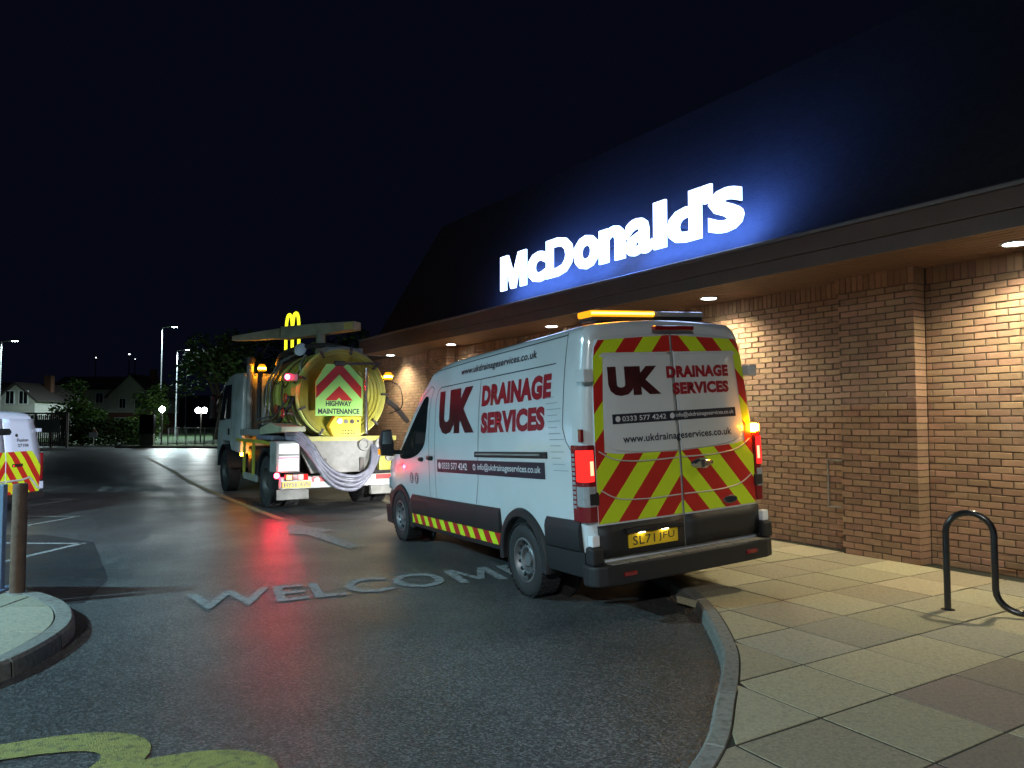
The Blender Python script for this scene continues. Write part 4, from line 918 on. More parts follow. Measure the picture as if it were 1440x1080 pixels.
# ================================================================= GULLY TANKER LORRY
def make_truck():
    T = empty('tanker_lorry', Matrix.Translation((-3.87, 15.25, 0)) @ Matrix.Rotation(0.567 + PI / 2, 4, 'Z'))
    tag(T, 'yellow and white vacuum tanker lorry with green highway maintenance board on its rear', 'lorry')
    part = lambda name: (lambda o: (col.objects.link(o), setattr(o, 'parent', T), o)[2])(bpy.data.objects.new(name, None))
    # chassis and axles
    for y in (0.38, -0.38): MB().box(-1.1, 5.0, y - 0.04, y + 0.04, 0.72, 0.98).build('chassis_rail', 'darksteel', T)
    MB().cyl((0, -1.0, 0.5), (0, 1.0, 0.5), 0.09, n=12).build('axle', 'darksteel', T); MB().cyl((4.0, -1.0, 0.5), (4.0, 1.0, 0.5), 0.07, n=12).build('axle', 'darksteel', T)
    for s in (1, -1):
        wheel(T, (4.0, s * 1.06, 0.5), s, 0.5, 0.28, 0.30, truck=True)
        wheel(T, (0, s * 1.08, 0.5), s, 0.5, 0.26, 0.30, truck=True, dual=True)
        wheel(T, (0, s * 0.76, 0.5), s, 0.5, 0.26, 0.30, truck=True, dual=True)
        for x in (0.0, 4.0):
            ri = []
            for k in range(15):
                a = R(8) + R(164) * k / 14; d = Vector((math.cos(a), 0, math.sin(a))); c = Vector((x, 0, 0.5))
                ri.append([c + d * 0.60 + Vector((0, s * 0.58, 0)), c + d * 0.60 + Vector((0, s * 1.22, 0)), c + d * 0.635 + Vector((0, s * 1.24, 0)), c + d * 0.635 + Vector((0, s * 0.58, 0))])
            MB().loft(ri).build('mudguard', 'plastic', T, 40)
    # cab
    cb = part('cab')
    pr = [(2.40, 0.95), (2.40, 2.70), (2.55, 2.80), (3.4, 2.84), (4.0, 2.78), (4.55, 2.55), (4.98, 1.75), (5.05, 1.2), (5.05, 0.75), (4.62, 0.75), (4.60, 1.0), (4.42, 1.2), (3.58, 1.2), (3.40, 1.0)]
    MB().prism(pr, lambda u, v, t: (u, t * (1 - 0.04 * max(0, v - 1.6)), v), -1.18, 1.18).build('cab_shell', 'truckwhite', cb, bevel=0.05, seg=3)
    for s in (1, -1):
        sy = lambda v, d: s * (1.18 * (1 - 0.04 * max(0, v - 1.6)) + d)
        MB().poly([(u, sy(v, 0.004), v) for u, v in ((3.55, 1.75), (4.80, 1.72), (4.50, 2.45), (4.35, 2.58), (3.60, 2.58))]).build('side_window', 'glass', cb)
        MB().poly([(u, sy(v, 0.003), v) for u, v in ((3.42, 1.22), (3.44, 1.22), (3.48, 2.64), (3.46, 2.64))]).build('door_seam', 'gap', cb)
        MB().box(3.56, 3.70, min(sy(1.45, 0), sy(1.45, 0.02)), max(sy(1.45, 0), sy(1.45, 0.02)), 1.36, 1.52).build('door_handle', 'black', cb, bevel=0.006)
        MB().box(4.62, 4.80, s * 1.36 - 0.08, s * 1.36 + 0.08, 1.75, 2.35).build('door_mirror', 'black', cb, bevel=0.03)
        MB().bar((4.7, s * 1.14, 2.3), (4.7, s * 1.32, 2.3), 0.03, 0.03).build('mirror_arm', 'black', cb)
    MB().poly([(4.58 + 0.30 * b, (-1.05 + 2.1 * a), 2.45 - 0.62 * b) for a, b in ((0, 0), (1, 0), (1, 1), (0, 1))]).build('windscreen', 'glass', cb)
    MB().prism([(4.1, 2.74), (4.95, 2.52), (4.97, 2.46), (4.2, 2.66)], lambda u, v, t: (u, t, v), -1.1, 1.1).build('sun_visor', 'dullgrey', cb)
    # intake stack and pipes behind the cab
    MB().tube([(2.28, 1.02, 1.3), (2.28, 1.02, 3.0)], 0.075, 12).build('intake_stack', 'dullgrey', T, 50)
    MB().lathe((2.28, 1.02, 3.0), (0, 0, 1), [(0, 0.16), (0.11, 0.14), (0.11, 0.0), (0.075, -0.02)], 14).build('stack_cap', 'darksteel', T, 40)
    MB().tube([(2.22, 0.82, 1.3), (2.22, 0.82, 2.75), (2.1, 0.80, 2.85)], 0.05, 10).build('exhaust_pipe', 'darksteel', T, 50)
    # tank
    tk = part('tank'); cz, cy, rr = 2.235, 0.0, 0.86
    MB().lathe((0, cy, cz), (1, 0, 0), [(0, 2.18), (0.35, 2.16), (0.66, 2.06), (0.82, 1.90), (rr, 1.70), (rr, -0.90), (0.80, -0.92)], 56).build('tank_shell', 'tanky', tk, 40)
    for x, w, m in ((1.55, 0.10, 'tankb'), (1.05, 0.30, 'tankb'), (0.55, 0.12, 'tanklt'), (0.18, 0.07, 'tankb'), (-0.25, 0.14, 'tanky'), (-0.62, 0.06, 'tankb')):
        MB().lathe((x, cy, cz), (1, 0, 0), [(rr - 0.01, -w / 2), (rr + 0.022, -w / 2), (rr + 0.022, w / 2), (rr - 0.01, w / 2)], 56).build('tank_hoop', m, tk, 40)
    MB().lathe((-0.95, cy, cz), (1, 0, 0), [(rr - 0.06, -0.05), (rr + 0.035, -0.05), (rr + 0.05, -0.03), (rr + 0.05, 0.05), (rr - 0.02, 0.05)], 64).build('rim_flange', 'tanklt', tk, 40)
    MB().lathe((-1.02, cy, cz), (1, 0, 0), [(rr - 0.05, -0.01), (rr + 0.01, -0.025), (rr + 0.02, 0.02), (rr - 0.02, 0.05)], 64).build('rear_door_ring', 'tanky', tk, 40)
    MB().lathe((-0.98, cy, cz), (1, 0, 0), [(0, 0.16), (0.3, 0.14), (0.55, 0.08), (0.74, 0.0), (rr - 0.04, -0.02)], 56).build('rear_door_dish', 'tanky', tk, 40)
    for k, r_ in enumerate((0.46, 0.54, 0.61, 0.68, 0.74)):
        MB().tube([(-1.0 + 0.028 * (4 - k), cy + r_ * math.cos(R(a)), cz + r_ * math.sin(R(a))) for a in range(100, 281, 6)], 0.016, 6).build('dish_shading_arc', 'tanky', tk, 60)  # raised arcs stand in for ring shading and reflections on the dish
    for a in range(20, 360, 40):
        c = Vector((-1.03, cy + 0.88 * math.cos(R(a)), cz + 0.88 * math.sin(R(a)))); d = Vector((0, math.cos(R(a)), math.sin(R(a))))
        MB().bar(c - d * 0.09 + Vector((-0.02, 0, 0)), c + d * 0.06 + Vector((0.0, 0, 0)), 0.05, 0.04).cyl(c + Vector((-0.05, 0, 0)), c + Vector((0.08, 0, 0)), 0.018, n=8).build('door_clamp', 'darksteel', tk)
    MB().tube(smooth_path([(-0.95, 0.62, 2.75), (-0.98, 0.4, 3.02), (-1.0, 0.0, 3.14), (-0.98, -0.35, 3.06), (-0.95, -0.62, 2.85)], 6), 0.035, 10).build('top_hose', 'dullgrey', tk, 60)
    MB().box(-0.9, -0.2, -0.45, 0.3, 3.08, 3.16).build('tank_top_frame', 'dullgrey', tk, bevel=0.01)
    # highway maintenance board
    sb = part('rear_board'); X = -1.27
    ol = [(0.62, 1.80), (0.62, 2.45), (0.42, 2.79), (-0.03, 2.79), (-0.31, 2.52), (-0.31, 1.80)]
    MB().prism(ol, lambda u, v, t: (t, u, v), X, X + 0.03).build('board', 'signg', sb, bevel=0.004)
    yc, K, Q = 0.165, 1.02, 2.79
    for nm, q1, q0, zlim in (('chevron', 2.83, 2.60, 2.0), ('chevron', 2.375, 2.15, 2.095)):
        for s in (1, -1):
            c = [(0, zlim), (0.46, zlim), (0.46, 2.79), (0, 2.79)]
            c = clip(clip(c, K, 1, q1), -K, -1, -q0)
            if s > 0 and nm: pass
            c = [(yc + s * min(a, 0.45), b) for a, b in c]
            if len(c) > 2: MB().poly([(X - 0.004, a, b) for a, b in c]).build(nm, 'red', sb)
    text_part('lettering', 'HIGHWAY', lambda u, v: (X - 0.004, 0.425 - 0.51 * u, 1.985 + 0.10 * v), 'txt_blk', sb, 0.035)
    text_part('lettering', 'MAINTENANCE', lambda u, v: (X - 0.004, 0.575 - 0.82 * u, 1.835 + 0.105 * v), 'txt_blk', sb, 0.035)
    MB().box(X + 0.03, -0.95, 0.12, 0.18, 2.3, 2.36).build('board_bracket', 'darksteel', sb)
    MB().box(X - 0.02, X + 0.10, 0.05, 0.26, 2.76, 2.86).build('board_lamp', 'darksteel', sb, bevel=0.02)
    MB().bar((-1.15, 0.0, 2.82), (-1.05, -0.75, 2.86), 0.05, 0.05).build('door_ram', 'darksteel', T)
    MB().tube([(-1.18, -0.42, 2.75), (-1.2, -0.40, 2.2), (-1.2, -0.42, 1.45)], 0.035, 10).build('hydraulic_ram', 'chrome', T, 60)
    # control panel
    cpn = part('control_panel')
    MB().prism([(0.36, 1.60), (0.24, 1.79), (-0.28, 1.79), (-0.28, 1.40), (0.26, 1.40)], lambda u, v, t: (t, u, v), -1.26, -1.10).build('panel_box', mat('panel_yellow', (0.72, 0.55, 0.02), 0.4, var=0.1), cpn, bevel=0.008)
    for y, z, r_, m in ((0.15, 1.70, 0.055, 'txt_wht'), (0.02, 1.69, 0.04, 'dullgrey'), (-0.10, 1.69, 0.04, 'darksteel'), (-0.22, 1.70, 0.025, 'darksteel')):
        MB().cyl((-1.26, y, z), (-1.285, y, z), r_, n=18).build('gauge', m, cpn)
    for k in range(5):
        for z in (1.52, 1.46): MB().cyl((-1.26, 0.08 - 0.055 * k, z), (-1.28, 0.08 - 0.055 * k, z), 0.012, n=8).build('push_button', 'black', cpn)
    # rear bumper beam, lamps, plate
    bb = part('rear_beam')
    MB().box(-1.22, -1.08, -1.2, 1.24, 0.44, 0.66).build('beam', 'truckwhite', bb, bevel=0.01)
    for a, b in ((0.35, 0.66), (-0.95, -0.62), (-1.19, -1.0)): MB().box(-1.226, -1.21, a, b, 0.555, 0.65).build('reflective_tape', 'red', bb)
    lc = MB().box(-1.27, -1.21, 0.74, 1.17, 0.60, 0.72).build('lamp_cluster', 'plastic', bb, bevel=0.01)
    for a, b, m in ((1.04, 1.16, mat('amber_lens_rear', (0.7, 0.28, 0.02), 0.3, emit=(1, 0.4, 0.02), estr=0.5)), (0.93, 1.04, 'lampred'), (0.83, 0.93, emis('tanker_tail_light', (1.0, 0.30, 0.25), 3)), (0.75, 0.83, E_TAIL)):
        MB().box(-1.285, -1.265, a + 0.005, b - 0.005, 0.61, 0.71).build('lamp_lens', m, lc, bevel=0.006)
    MB().cyl((-1.21, 0.56, 0.585), (-1.24, 0.56, 0.585), 0.05, n=16).build('work_lamp', emis('white_marker_light', (1, 0.95, 0.85), 2.5), bb)
    npl = MB().box(-1.25, -1.235, 0.685, 1.215, 0.46, 0.58).build('number_plate', 'plate', bb, bevel=0.003)
    text_part('plate_characters', 'HY58', lambda u, v: (-1.253, 1.185 - 0.25 * u, 0.480 + 0.082 * v), 'txt_blk', npl, 0.02)
    text_part('plate_characters', 'AVN', lambda u, v: (-1.253, 0.895 - 0.185 * u, 0.480 + 0.082 * v), 'txt_blk', npl, 0.02)
    MB().box(-1.18, -1.165, 0.70, 1.30, 0.24, 0.43).build('spray_flap', 'dullgrey', bb, bevel=0.02)
    MB().box(-1.14, -1.02, -1.15, -0.55, 0.25, 0.44).build('spray_flap', 'dullgrey', bb, bevel=0.02)
    tm = MB().box(-1.14, -1.04, 1.22, 1.34, 0.62, 0.76).build('tail_marker', 'plastic', bb, bevel=0.01)
    MB().lathe((-1.14, 1.29, 0.69), (-1, 0, 0), [(0, 0.035), (0.03, 0.028), (0.045, 0.0)], 16).build('marker_lens', E_RED, tm)
    # locker with white reflective sheet
    lk = part('side_locker')
    MB().box(-1.13, -0.66, 0.86, 1.30, 0.74, 1.32).build('locker_box', 'dullgrey', lk, bevel=0.012)
    MB().box(-1.145, -1.13, 0.89, 1.26, 0.77, 1.28).build('reflective_sheet', 'whiteref', lk)
    MB().box(-1.149, -1.14, 0.89, 1.26, 1.05, 1.09).build('grey_stripe', 'dullgrey', lk); MB().box(-1.149, -1.14, 0.89, 1.26, 1.0, 1.03).build('pink_stripe', mat('pink_stripe', (0.6, 0.25, 0.35), 0.5), lk)
    # hanging hoses
    for k in range(4):
        dz = 0.088 * k; dy = 0.045 * k
        P = smooth_path([(-0.9, 1.08 - dy * .3, 1.50 - dz * .5), (-1.15, 0.92 - dy * 0.2, 1.50 - dz * .7), (-1.27, 0.70 - dy * 0.2, 1.28 - dz), (-1.30, 0.46 - dy * 0.1, 0.92 - dz), (-1.31, 0.18, 0.70 - dz), (-1.31, -0.18, 0.635 - dz * .9), (-1.29, -0.46, 0.78 - dz * .5), (-1.2, -0.56 - dy, 1.06), (-1.0, -0.58 - dy, 1.25)], 7)
        MB().tube(P, 0.037, 10).build('suction_hose', 'hose', T, 60)
    MB().prism([(0.9, 1.30), (0.62, 0.70), (-0.62, 0.70), (-0.62, 1.36), (0.70, 1.36)], lambda u, v, t: (t, u, v), -1.05, -0.95).build('rear_frame_plate', 'dullgrey', T, bevel=0.01)
    for y, z, r_ in ((-0.42, 1.24, 0.13), (-0.78, 1.24, 0.15), (-0.95, 0.98, 0.09)):
        v_ = MB().lathe((-1.0, y, z), (-1, 0, 0), [(0, 0.10), (r_ * 0.5, 0.10), (r_ * 0.55, 0.14), (r_ * 0.9, 0.13), (r_, 0.06), (r_, -0.1)], 24).build('outlet_valve', 'dullgrey', T, 40)
    MB().box(-1.08, -0.95, -1.0, -0.75, 0.72, 1.0).build('yellow_bracket', 'tanky', T, bevel=0.01)
    MB().bar((-1.05, 0.95, 1.36), (-1.05, -1.1, 1.36), 0.09, 0.09).build('cross_beam', 'tanky', T)
    # side guards and deck
    MB().box(-0.6, 2.7, 1.16, 1.22, 1.24, 1.31).build('guard_rail', 'tanky', T, bevel=0.006)
    for x in (1.95, 1.10, -0.50): MB().box(x - 0.035, x + 0.035, 1.165, 1.215, 0.5 if x > 0 else 0.75, 1.24).build('guard_post', 'tanky', T, bevel=0.006)
    MB().box(0.75, 1.95, 1.165, 1.21, 0.44, 0.58).build('guard_board', 'dullgrey', T, bevel=0.006)
    MB().box(0.7, 2.0, 0.5, 1.1, 0.5, 1.15).build('fuel_tank', 'plastic', T, bevel=0.05)
    MB().box(0.30, 2.36, 0.72, 1.20, 1.38, 1.52).build('side_deck', 'dullgrey', T, bevel=0.015)
    MB().prism([(-1.2, 1.50), (0.40, 1.42), (0.40, 1.56), (-0.3, 1.66), (-1.2, 1.60)], lambda u, v, t: (u, t, v), 0.78, 1.24).build('hose_tray', 'boom', T, bevel=0.012)
    mk = MB().box(2.15, 2.2, 1.17, 1.22, 0.92, 0.99).build('side_marker', E_AMBER, T)
    # boom over the tank
    bm_ = part('suction_boom'); A, B = Vector((-0.55, -0.46, 3.66)), Vector((2.0, 1.42, 3.52)); C_ = A + (B - A) * 0.58
    up = Vector((0, 0, 1)); dr_ = (B - A).normalized(); sd2 = dr_.cross(up).normalized()
    def beam(p, q, h0, h1, w): return MB().loft([[p + sd2 * i * w / 2 + up * j * h / 2 for i, j in ((-1, -1), (1, -1), (1, 1), (-1, 1))] for p, h in ((p, h0), ((p + q) / 2, (h0 + h1) / 2 * 1.08), (q, h1))])
    beam(A, C_, 0.17, 0.27, 0.26).build('boom_box', 'boom', bm_, bevel=0.012)
    beam(C_ + dr_ * 0.05, B, 0.22, 0.10, 0.20).build('boom_tip', 'boom', bm_, bevel=0.012)
    MB().tube([C_ + up * 0.1 - dr_ * 0.02, C_ + dr_ * 0.03, C_ - up * 0.12 + dr_ * 0.02], 0.06, 10).build('boom_hinge', 'galv', bm_, 60)
    MB().bar(A + dr_ * 0.03 + up * 0.0 - sd2 * 0.131, A + dr_ * 0.24 - sd2 * 0.131, 0.012, 0.13).build('warning_plate', 'tanklt', bm_)
    e_ = A + dr_ * 0.85 + up * 0.14; MB().tube([e_ + dr_ * 0.05 * math.cos(a) + up * 0.05 * math.sin(a) for a in [2 * PI * k / 16 for k in range(16)]], 0.013, 6, closed=True).build('lifting_eye', 'darksteel', bm_)
    MB().cyl((0.1, 0.10, 3.0), (0.1, 0.10, 3.55), 0.11, 0.09, n=16).build('boom_turret', 'boom', bm_, 40)
    MB().lathe((0.35, 0.45, 3.2), (-0.6, 0.6, 0.2), [(0, 0.06), (0.10, 0.04), (0.14, 0.0), (0, -0.02)], 20).build('work_lamp_dish', 'whiteref', bm_, 40)
    MB().tube(smooth_path([(1.6, 0.6, 2.95), (0.9, 0.65, 3.15), (0.3, 0.35, 3.25), (-0.3, 0.0, 3.25), (-0.7, -0.45, 3.1)], 6), 0.05, 10).build('boom_hose', 'darksteel', bm_, 60)
    # suction arm on the offside and its cable loops
    MB().tube([(-0.9, -0.95, 2.15), (-0.7, -1.25, 2.0), (-0.3, -1.7, 1.7)], 0.06, 10).build('offside_arm', 'darksteel', T, 50)
    MB().tube(smooth_path([(-0.85, -0.98, 2.55), (-0.8, -1.3, 2.4), (-0.8, -1.35, 2.0), (-0.85, -1.05, 1.85)], 8), 0.012, 6).build('cable_loop', 'black', T, 60)
    # pipework, ladder and fittings along the nearside of the tank
    la = part('ladder')
    for x in (0.72, 1.02): MB().tube([(x, 1.0, 1.55), (x, 0.95, 2.5), (x, 0.72, 2.95), (x, 0.45, 3.12)], 0.018, 8).build('ladder_stile', 'dullgrey', la, 60)
    for y, z in ((1.0, 1.75), (0.98, 2.0), (0.965, 2.25), (0.95, 2.5), (0.83, 2.74)): MB().bar((0.72, y, z), (1.02, y, z), 0.022, 0.022).build('ladder_rung', 'dullgrey', la)
    for k, (x0, z0, r_) in enumerate(((-0.45, 1.62, 0.035), (-0.30, 1.78, 0.022), (-0.15, 1.70, 0.028))):
        MB().tube(smooth_path([(x0 + 2.0, 0.98, z0 - 0.05), (x0 + 1.0, 1.0, z0), (x0 + 0.4, 1.0, z0 + 0.05), (x0 - 0.1, 0.96, z0 + 0.3), (x0 - 0.35, 0.88, z0 + 0.55)], 6), r_, 8).build('vacuum_pipe', ('darksteel', 'chrome', 'tankb')[k], T, 60)
    for x, z in ((-0.55, 1.85), (-0.70, 2.15), (-0.05, 1.95)):
        v_ = MB().lathe((x, 0.92, z), (0.2, 1, 0.1), [(0, 0.10), (0.05, 0.10), (0.06, 0.06), (0.03, 0.04), (0.03, -0.08)], 14).build('gate_valve', 'darksteel', T, 40)
        MB().tube([Vector((x, 1.04, z)) + Vector((0.08 * math.cos(a), 0, 0.08 * math.sin(a))) for a in [2 * PI * k / 18 for k in range(18)]], 0.011, 6, closed=True).build('valve_wheel', 'red', v_)
    MB().bar((-0.70, 0.98, 1.62), (-1.12, 0.80, 1.36), 0.07, 0.05).build('door_strut', 'tanklt', T); MB().bar((-0.62, 0.94, 2.05), (-1.10, 0.86, 1.55), 0.03, 0.03).build('door_strut', 'chrome', T)
    MB().box(-0.95, -0.55, 0.86, 1.0, 2.18, 2.42).build('junction_box', 'tanky', T, bevel=0.01)
    MB().tube(smooth_path([(-0.9, 0.98, 2.55), (-0.6, 1.02, 2.35), (-0.3, 1.0, 2.5), (0.2, 0.95, 2.45), (0.6, 0.95, 2.55)], 6), 0.010, 6).build('cable_run', 'black', T, 60)
    MB().tube(smooth_path([(-0.5, 0.6, 3.0), (-0.7, 0.72, 2.85), (-0.85, 0.80, 2.75), (-0.95, 0.78, 2.6)], 5), 0.03, 8).build('vent_hose', 'boom', T, 60)
    MB().prism([(1.30, 1.02), (0.62, 1.02), (0.62, 1.12), (1.30, 1.12)], lambda u, v, t: (v - 1.12 + t, u, 1.33), -0.6, 0.0).build('walkway_plate', 'dullgrey', T)
    MB().box(-0.62, 0.62, 0.78, 1.26, 1.315, 1.42).build('wheel_cover', 'hose', T, bevel=0.04)
    # beacons
    for p, q in (((2.12, 0.80, 2.90), (2.12, 0.80, 2.70)), ((-0.85, -1.02, 2.62), (-0.85, -0.82, 2.45))):
        b_ = MB().cyl(q, (p[0], p[1], p[2] - 0.05), 0.02, n=8).build('beacon_stalk', 'darksteel', T)
        MB().lathe(p, (0, 0, 1), [(0, -0.075), (0.085, -0.07), (0.085, 0.04), (0.06, 0.08), (0, 0.09)], 18).build('beacon_lens', E_AMBERLENS, b_, 40)
        MB().lathe(p, (0, 0, 1), [(0.08, -0.03), (0.088, -0.03), (0.088, 0.012), (0.08, 0.012)], 18).build('beacon_core', E_AMBER, b_, 40)
    rb = MB().box(-1.06, -0.86, 0.90, 1.12, 2.46, 2.60).build('marker_bracket', 'galv', T, bevel=0.01)
    MB().lathe((-1.06, 1.10, 2.53), (-1, 0, 0), [(0, 0.04), (0.035, 0.03), (0.045, 0.0)], 14).build('marker_lens', E_RED, rb)
    return T
make_truck()

# ================================================================= WHITE VAN in the angled bay (faces away to the left, rear doors towards the lane)
def make_small_van():
    Xr, Yc = -8.68, 12.58
    V = empty('parked_van', Matrix.Translation((Xr, Yc, 0)) @ Matrix.Rotation(PI, 4, 'Z'))   # local +x points into the bay, rear face at x = 0
    tag(V, 'low white van with red and yellow chevron rear doors parked in a marked bay', 'van')
    Pz = [0.3, 0.9, 1.2, 1.5, 1.8]; Py = [0.95, 0.99, 0.985, 0.93, 0.86]
    xs = [0.0, 0.03, 0.10, 0.25, 3.0, 3.5, 4.2, 4.9]; Wm = [0.93, 0.965, 0.99, 1.0, 1.0, 0.98, 0.96, 0.80]; Zt = [1.80, 1.84, 1.87, 1.88, 1.88, 1.72, 1.18, 0.95]
    def sec(x):
        w, zt = lerp(xs, Wm, x), lerp(xs, Zt, x); top = zt - 0.12; p = []
        for k in range(10):
            z = 0.34 + (top - 0.34) * k / 9; p.append((w * lerp(Pz, Py, z), z))
        y1 = p[-1][0]
        for k in range(1, 6): a = PI / 2 * k / 5; p.append((y1 - 0.13 * (1 - math.cos(a)), top + 0.10 * math.sin(a)))
        yr = p[-1][0]
        for k in range(1, 5): y = yr * (1 - k / 4); p.append((y, zt - 0.02 * (y / yr) ** 2))
        f = p + [(-y, z) for y, z in reversed(p[:-1])]
        return [Vector((x + (0.13 * max(0, z - 1.05) if x < 0.5 else 0), y, z)) for y, z in f]
    st = [0, 0.03, 0.06, 0.10, 0.25, 1, 2, 3, 3.25, 3.5, 3.85, 4.2, 4.55, 4.9]
    paint = mat('van_bluish_white_paint', (0.55, 0.62, 0.74), 0.25, var=0.03, coat=0.5)
    MB().loft([sec(x) for x in st]).build('body', paint, V, 28)
    rx = lambda y, z, d=0.0: -0.012 + 0.13 * max(0, z - 1.05) - d
    hw = lambda z: 0.93 * lerp(Pz, Py, z) + 0.005
    for s in (1, -1):
        dr = MB().grid(lambda a, b: (lambda z: Vector((rx(0, z), s * (0.006 + (hw(z) - 0.006) * a), z)))(0.42 + 1.32 * b), 4, 14).build('rear_door', paint, V, 40, solid=0.012)
        K, T_ = 1.25, 0.20
        cell = [(0.01, 0.42), (0.90, 0.42), (0.925, 0.9), (0.92, 1.12), (0.88, 1.165), (0.01, 1.165)]
        for k in range(-6, 6):
          for cell in ([(0.01, 0.42), (0.90, 0.42), (0.925, 0.9), (0.923, 1.05), (0.01, 1.05)], [(0.01, 1.05), (0.923, 1.05), (0.92, 1.12), (0.88, 1.165), (0.01, 1.165)]):
            p = clip(clip(cell, -K, -1, -(0.84 + k * T_)), K, 1, 0.84 + (k + 1) * T_)
            if len(p) > 2: MB().poly([Vector((rx(y, z, 0.010), s * y, z)) for y, z in p]).build('chevron_band', 'red' if k % 2 == 0 else 'yel', dr)
        MB().box(-0.045, -0.01, min(s * 0.16, s * 0.42), max(s * 0.16, s * 0.42), 0.90, 0.955).build('door_handle', 'black', dr, bevel=0.012)
        MB().tube([Vector((rx(0, z, 0.012), s * y, z)) for y, z in ((0.02, 0.66), (0.40, 0.665), (0.62, 0.70), (0.74, 0.60), (0.84, 0.50), (0.90, 0.47))], 0.02, 6).build('pressed_line', 'crease', dr, 60)
        MB().box(-0.025, 0.25, min(s * 0.925, s * 1.01), max(s * 0.925, s * 1.01), 0.62, 1.12).build('tail_lamp', 'lampred', V, bevel=0.02)
        MB().box(0.02, 0.10, min(s * 0.90, s * 1.0), max(s * 0.90, s * 1.0), 1.50, 1.57).build('door_hinge', paint, dr, bevel=0.01)
        MB().box(-0.02, 0.10, min(s * 0.93, s * 1.03), max(s * 0.93, s * 1.03), 0.46, 0.60).build('door_hinge', paint, dr, bevel=0.01)
    pn = [(-0.20, 1.50), (-0.16, 1.46), (0.16, 1.46), (0.20, 1.50), (0.20, 1.53), (0.16, 1.57), (-0.16, 1.57), (-0.20, 1.53)]
    MB().prism(pn, lambda u, v, t: Vector((rx(u, v, t), u, v)), 0.004, 0.012).build('slot_window', 'glass', V)
    # lettering on the offside door (local -y side is seen to the right)
    L_ = lambda y0, y1, z0, z1: (lambda u, v: Vector((rx(0, z0 + (z1 - z0) * v, 0.012), y0 + (y1 - y0) * u, z0 + (z1 - z0) * v)))
    text_part('lettering', 'Fusion', L_(-0.33, -0.62, 1.335, 1.395), 'txt_blk', V, 0.02); text_part('lettering', '27106', L_(-0.33, -0.62, 1.245, 1.30), 'txt_blk', V, 0.02)
    MB().prism([(0.035 * math.cos(2 * PI * j / 12), 0.03 * math.sin(2 * PI * j / 12)) for j in range(12)], lambda u, v, t: Vector((rx(0, 1.45 + v, t), -0.33 + u, 1.45 + v)), 0.004, 0.010).build('round_mark', 'txt_blk', V)
    MB().box(-0.08, 0.15, -0.97, 0.97, 0.30, 0.43).build('rear_bumper', 'plastic', V, bevel=0.03)
    MB().box(-0.025, 0.0, -0.27, 0.27, 0.48, 0.60).build('number_plate', 'plate', V)
    MB().prism([(0.07 * math.cos(2 * PI * j / 20), 0.03 * math.sin(2 * PI * j / 20)) for j in range(20)], lambda u, v, t: Vector((-0.01 - t, -0.52 + u, 0.58 + v)), 0.004, 0.016).build('oval_badge', 'chrome', V)
    for x, s in ((0.95, 1), (0.95, -1), (3.9, 1), (3.9, -1)): wheel(V, (x, s * 0.87, 0.33), s, 0.33, 0.21, 0.20)
make_small_van()

# ================================================================= FAR SIDE: verge, railing, fence, hedge, houses, trees, lamps
vg = MB().prism([(-24.6, 45.6), (-19.0, 45.2), (-12.0, 41.8), (-3.0, 33.0), (8, 30), (14, 60), (-24.6, 70)], lambda u, v, t: (u, v, t), -0.02, 0.10).build('verge', 'grass'); struct(vg)
fk = [Vector((-24.6, 45.6, 0)), Vector((-22.5, 45.55, 0)), Vector((-20.5, 45.4, 0)), Vector((-19.0, 45.2, 0)), Vector((-15.5, 43.6, 0)), Vector((-12.0, 41.8, 0)), Vector((-7.5, 37.4, 0)), Vector((-3.0, 33.0, 0))]
vk = MB().loft([[p + Vector((-0.01, -0.12, -0.02)), p + Vector((-0.01, -0.12, 0.12)), p + Vector((0.02, 0.01, 0.12)), p + Vector((0.02, 0.01, -0.02))] for p in fk]).build('verge_kerb', 'kerb'); struct(vk)
rl = empty('railing', loc=(-22.3, 47.6, 0.09))
MB().bar((0, 0, 1.12), (5.4, -0.3, 1.12), 0.07, 0.07).build('top_rail', 'galv', rl); MB().bar((0, 0, 0.12), (5.4, -0.3, 0.12), 0.05, 0.05).build('bottom_rail', 'galv', rl)
for k in range(10): MB().box(k * 0.6 - 0.03, k * 0.6 + 0.03, -k * 0.033 - 0.03, -k * 0.033 + 0.03, 0, 1.12).build('post', 'galv', rl)
mb = MB()
for k in range(54): mb.bar((k * 0.1, -k * 0.0055, 0.12), (k * 0.1, -k * 0.0055, 1.1), 0.012, 0.012)
mb.build('infill_bars', 'galv', rl)['kind'] = 'stuff'
tag(rl, 'galvanised pedestrian railing on the verge beyond the tanker', 'railing')
tt = empty('totem_sign', loc=(-23.45, 47.2, 0.09))
MB().box(-0.44, 0.44, -0.12, 0.12, 0, 0.75).build('plinth', 'dullgrey', tt, bevel=0.01); MB().box(-0.46, 0.46, -0.16, 0.16, 0.75, 2.0).build('display_box', 'black', tt, bevel=0.02)
tag(tt, 'dark boxy totem on a grey plinth at the end of the railing', 'totem')
def globe_lamp(loc, h, label, n=1):
    t = empty('globe_lamp', loc=loc)
    MB().lathe((0, 0, 0), (0, 0, 1), [(0, 0), (0.10, 0), (0.08, 0.1), (0.045, 0.15), (0.04, h - 0.2), (0, h - 0.2)], 10).build('column', 'darksteel', t)
    for k in range(n):
        x = 0.0 if n == 1 else (-0.2 + 0.42 * k)
        MB().lathe((x, 0, h), (0, 0, 1), [(0, -0.19), (0.10, -0.16), (0.17, -0.06), (0.17, 0.06), (0.10, 0.16), (0, 0.19)], 14).build('globe', E_GLOBE, t, 60)
    return tag(t, label, 'lamp')
globe_lamp((-23.2, 48.6, 0.09), 2.35, 'single bright globe lamp on a short column behind the dark totem')
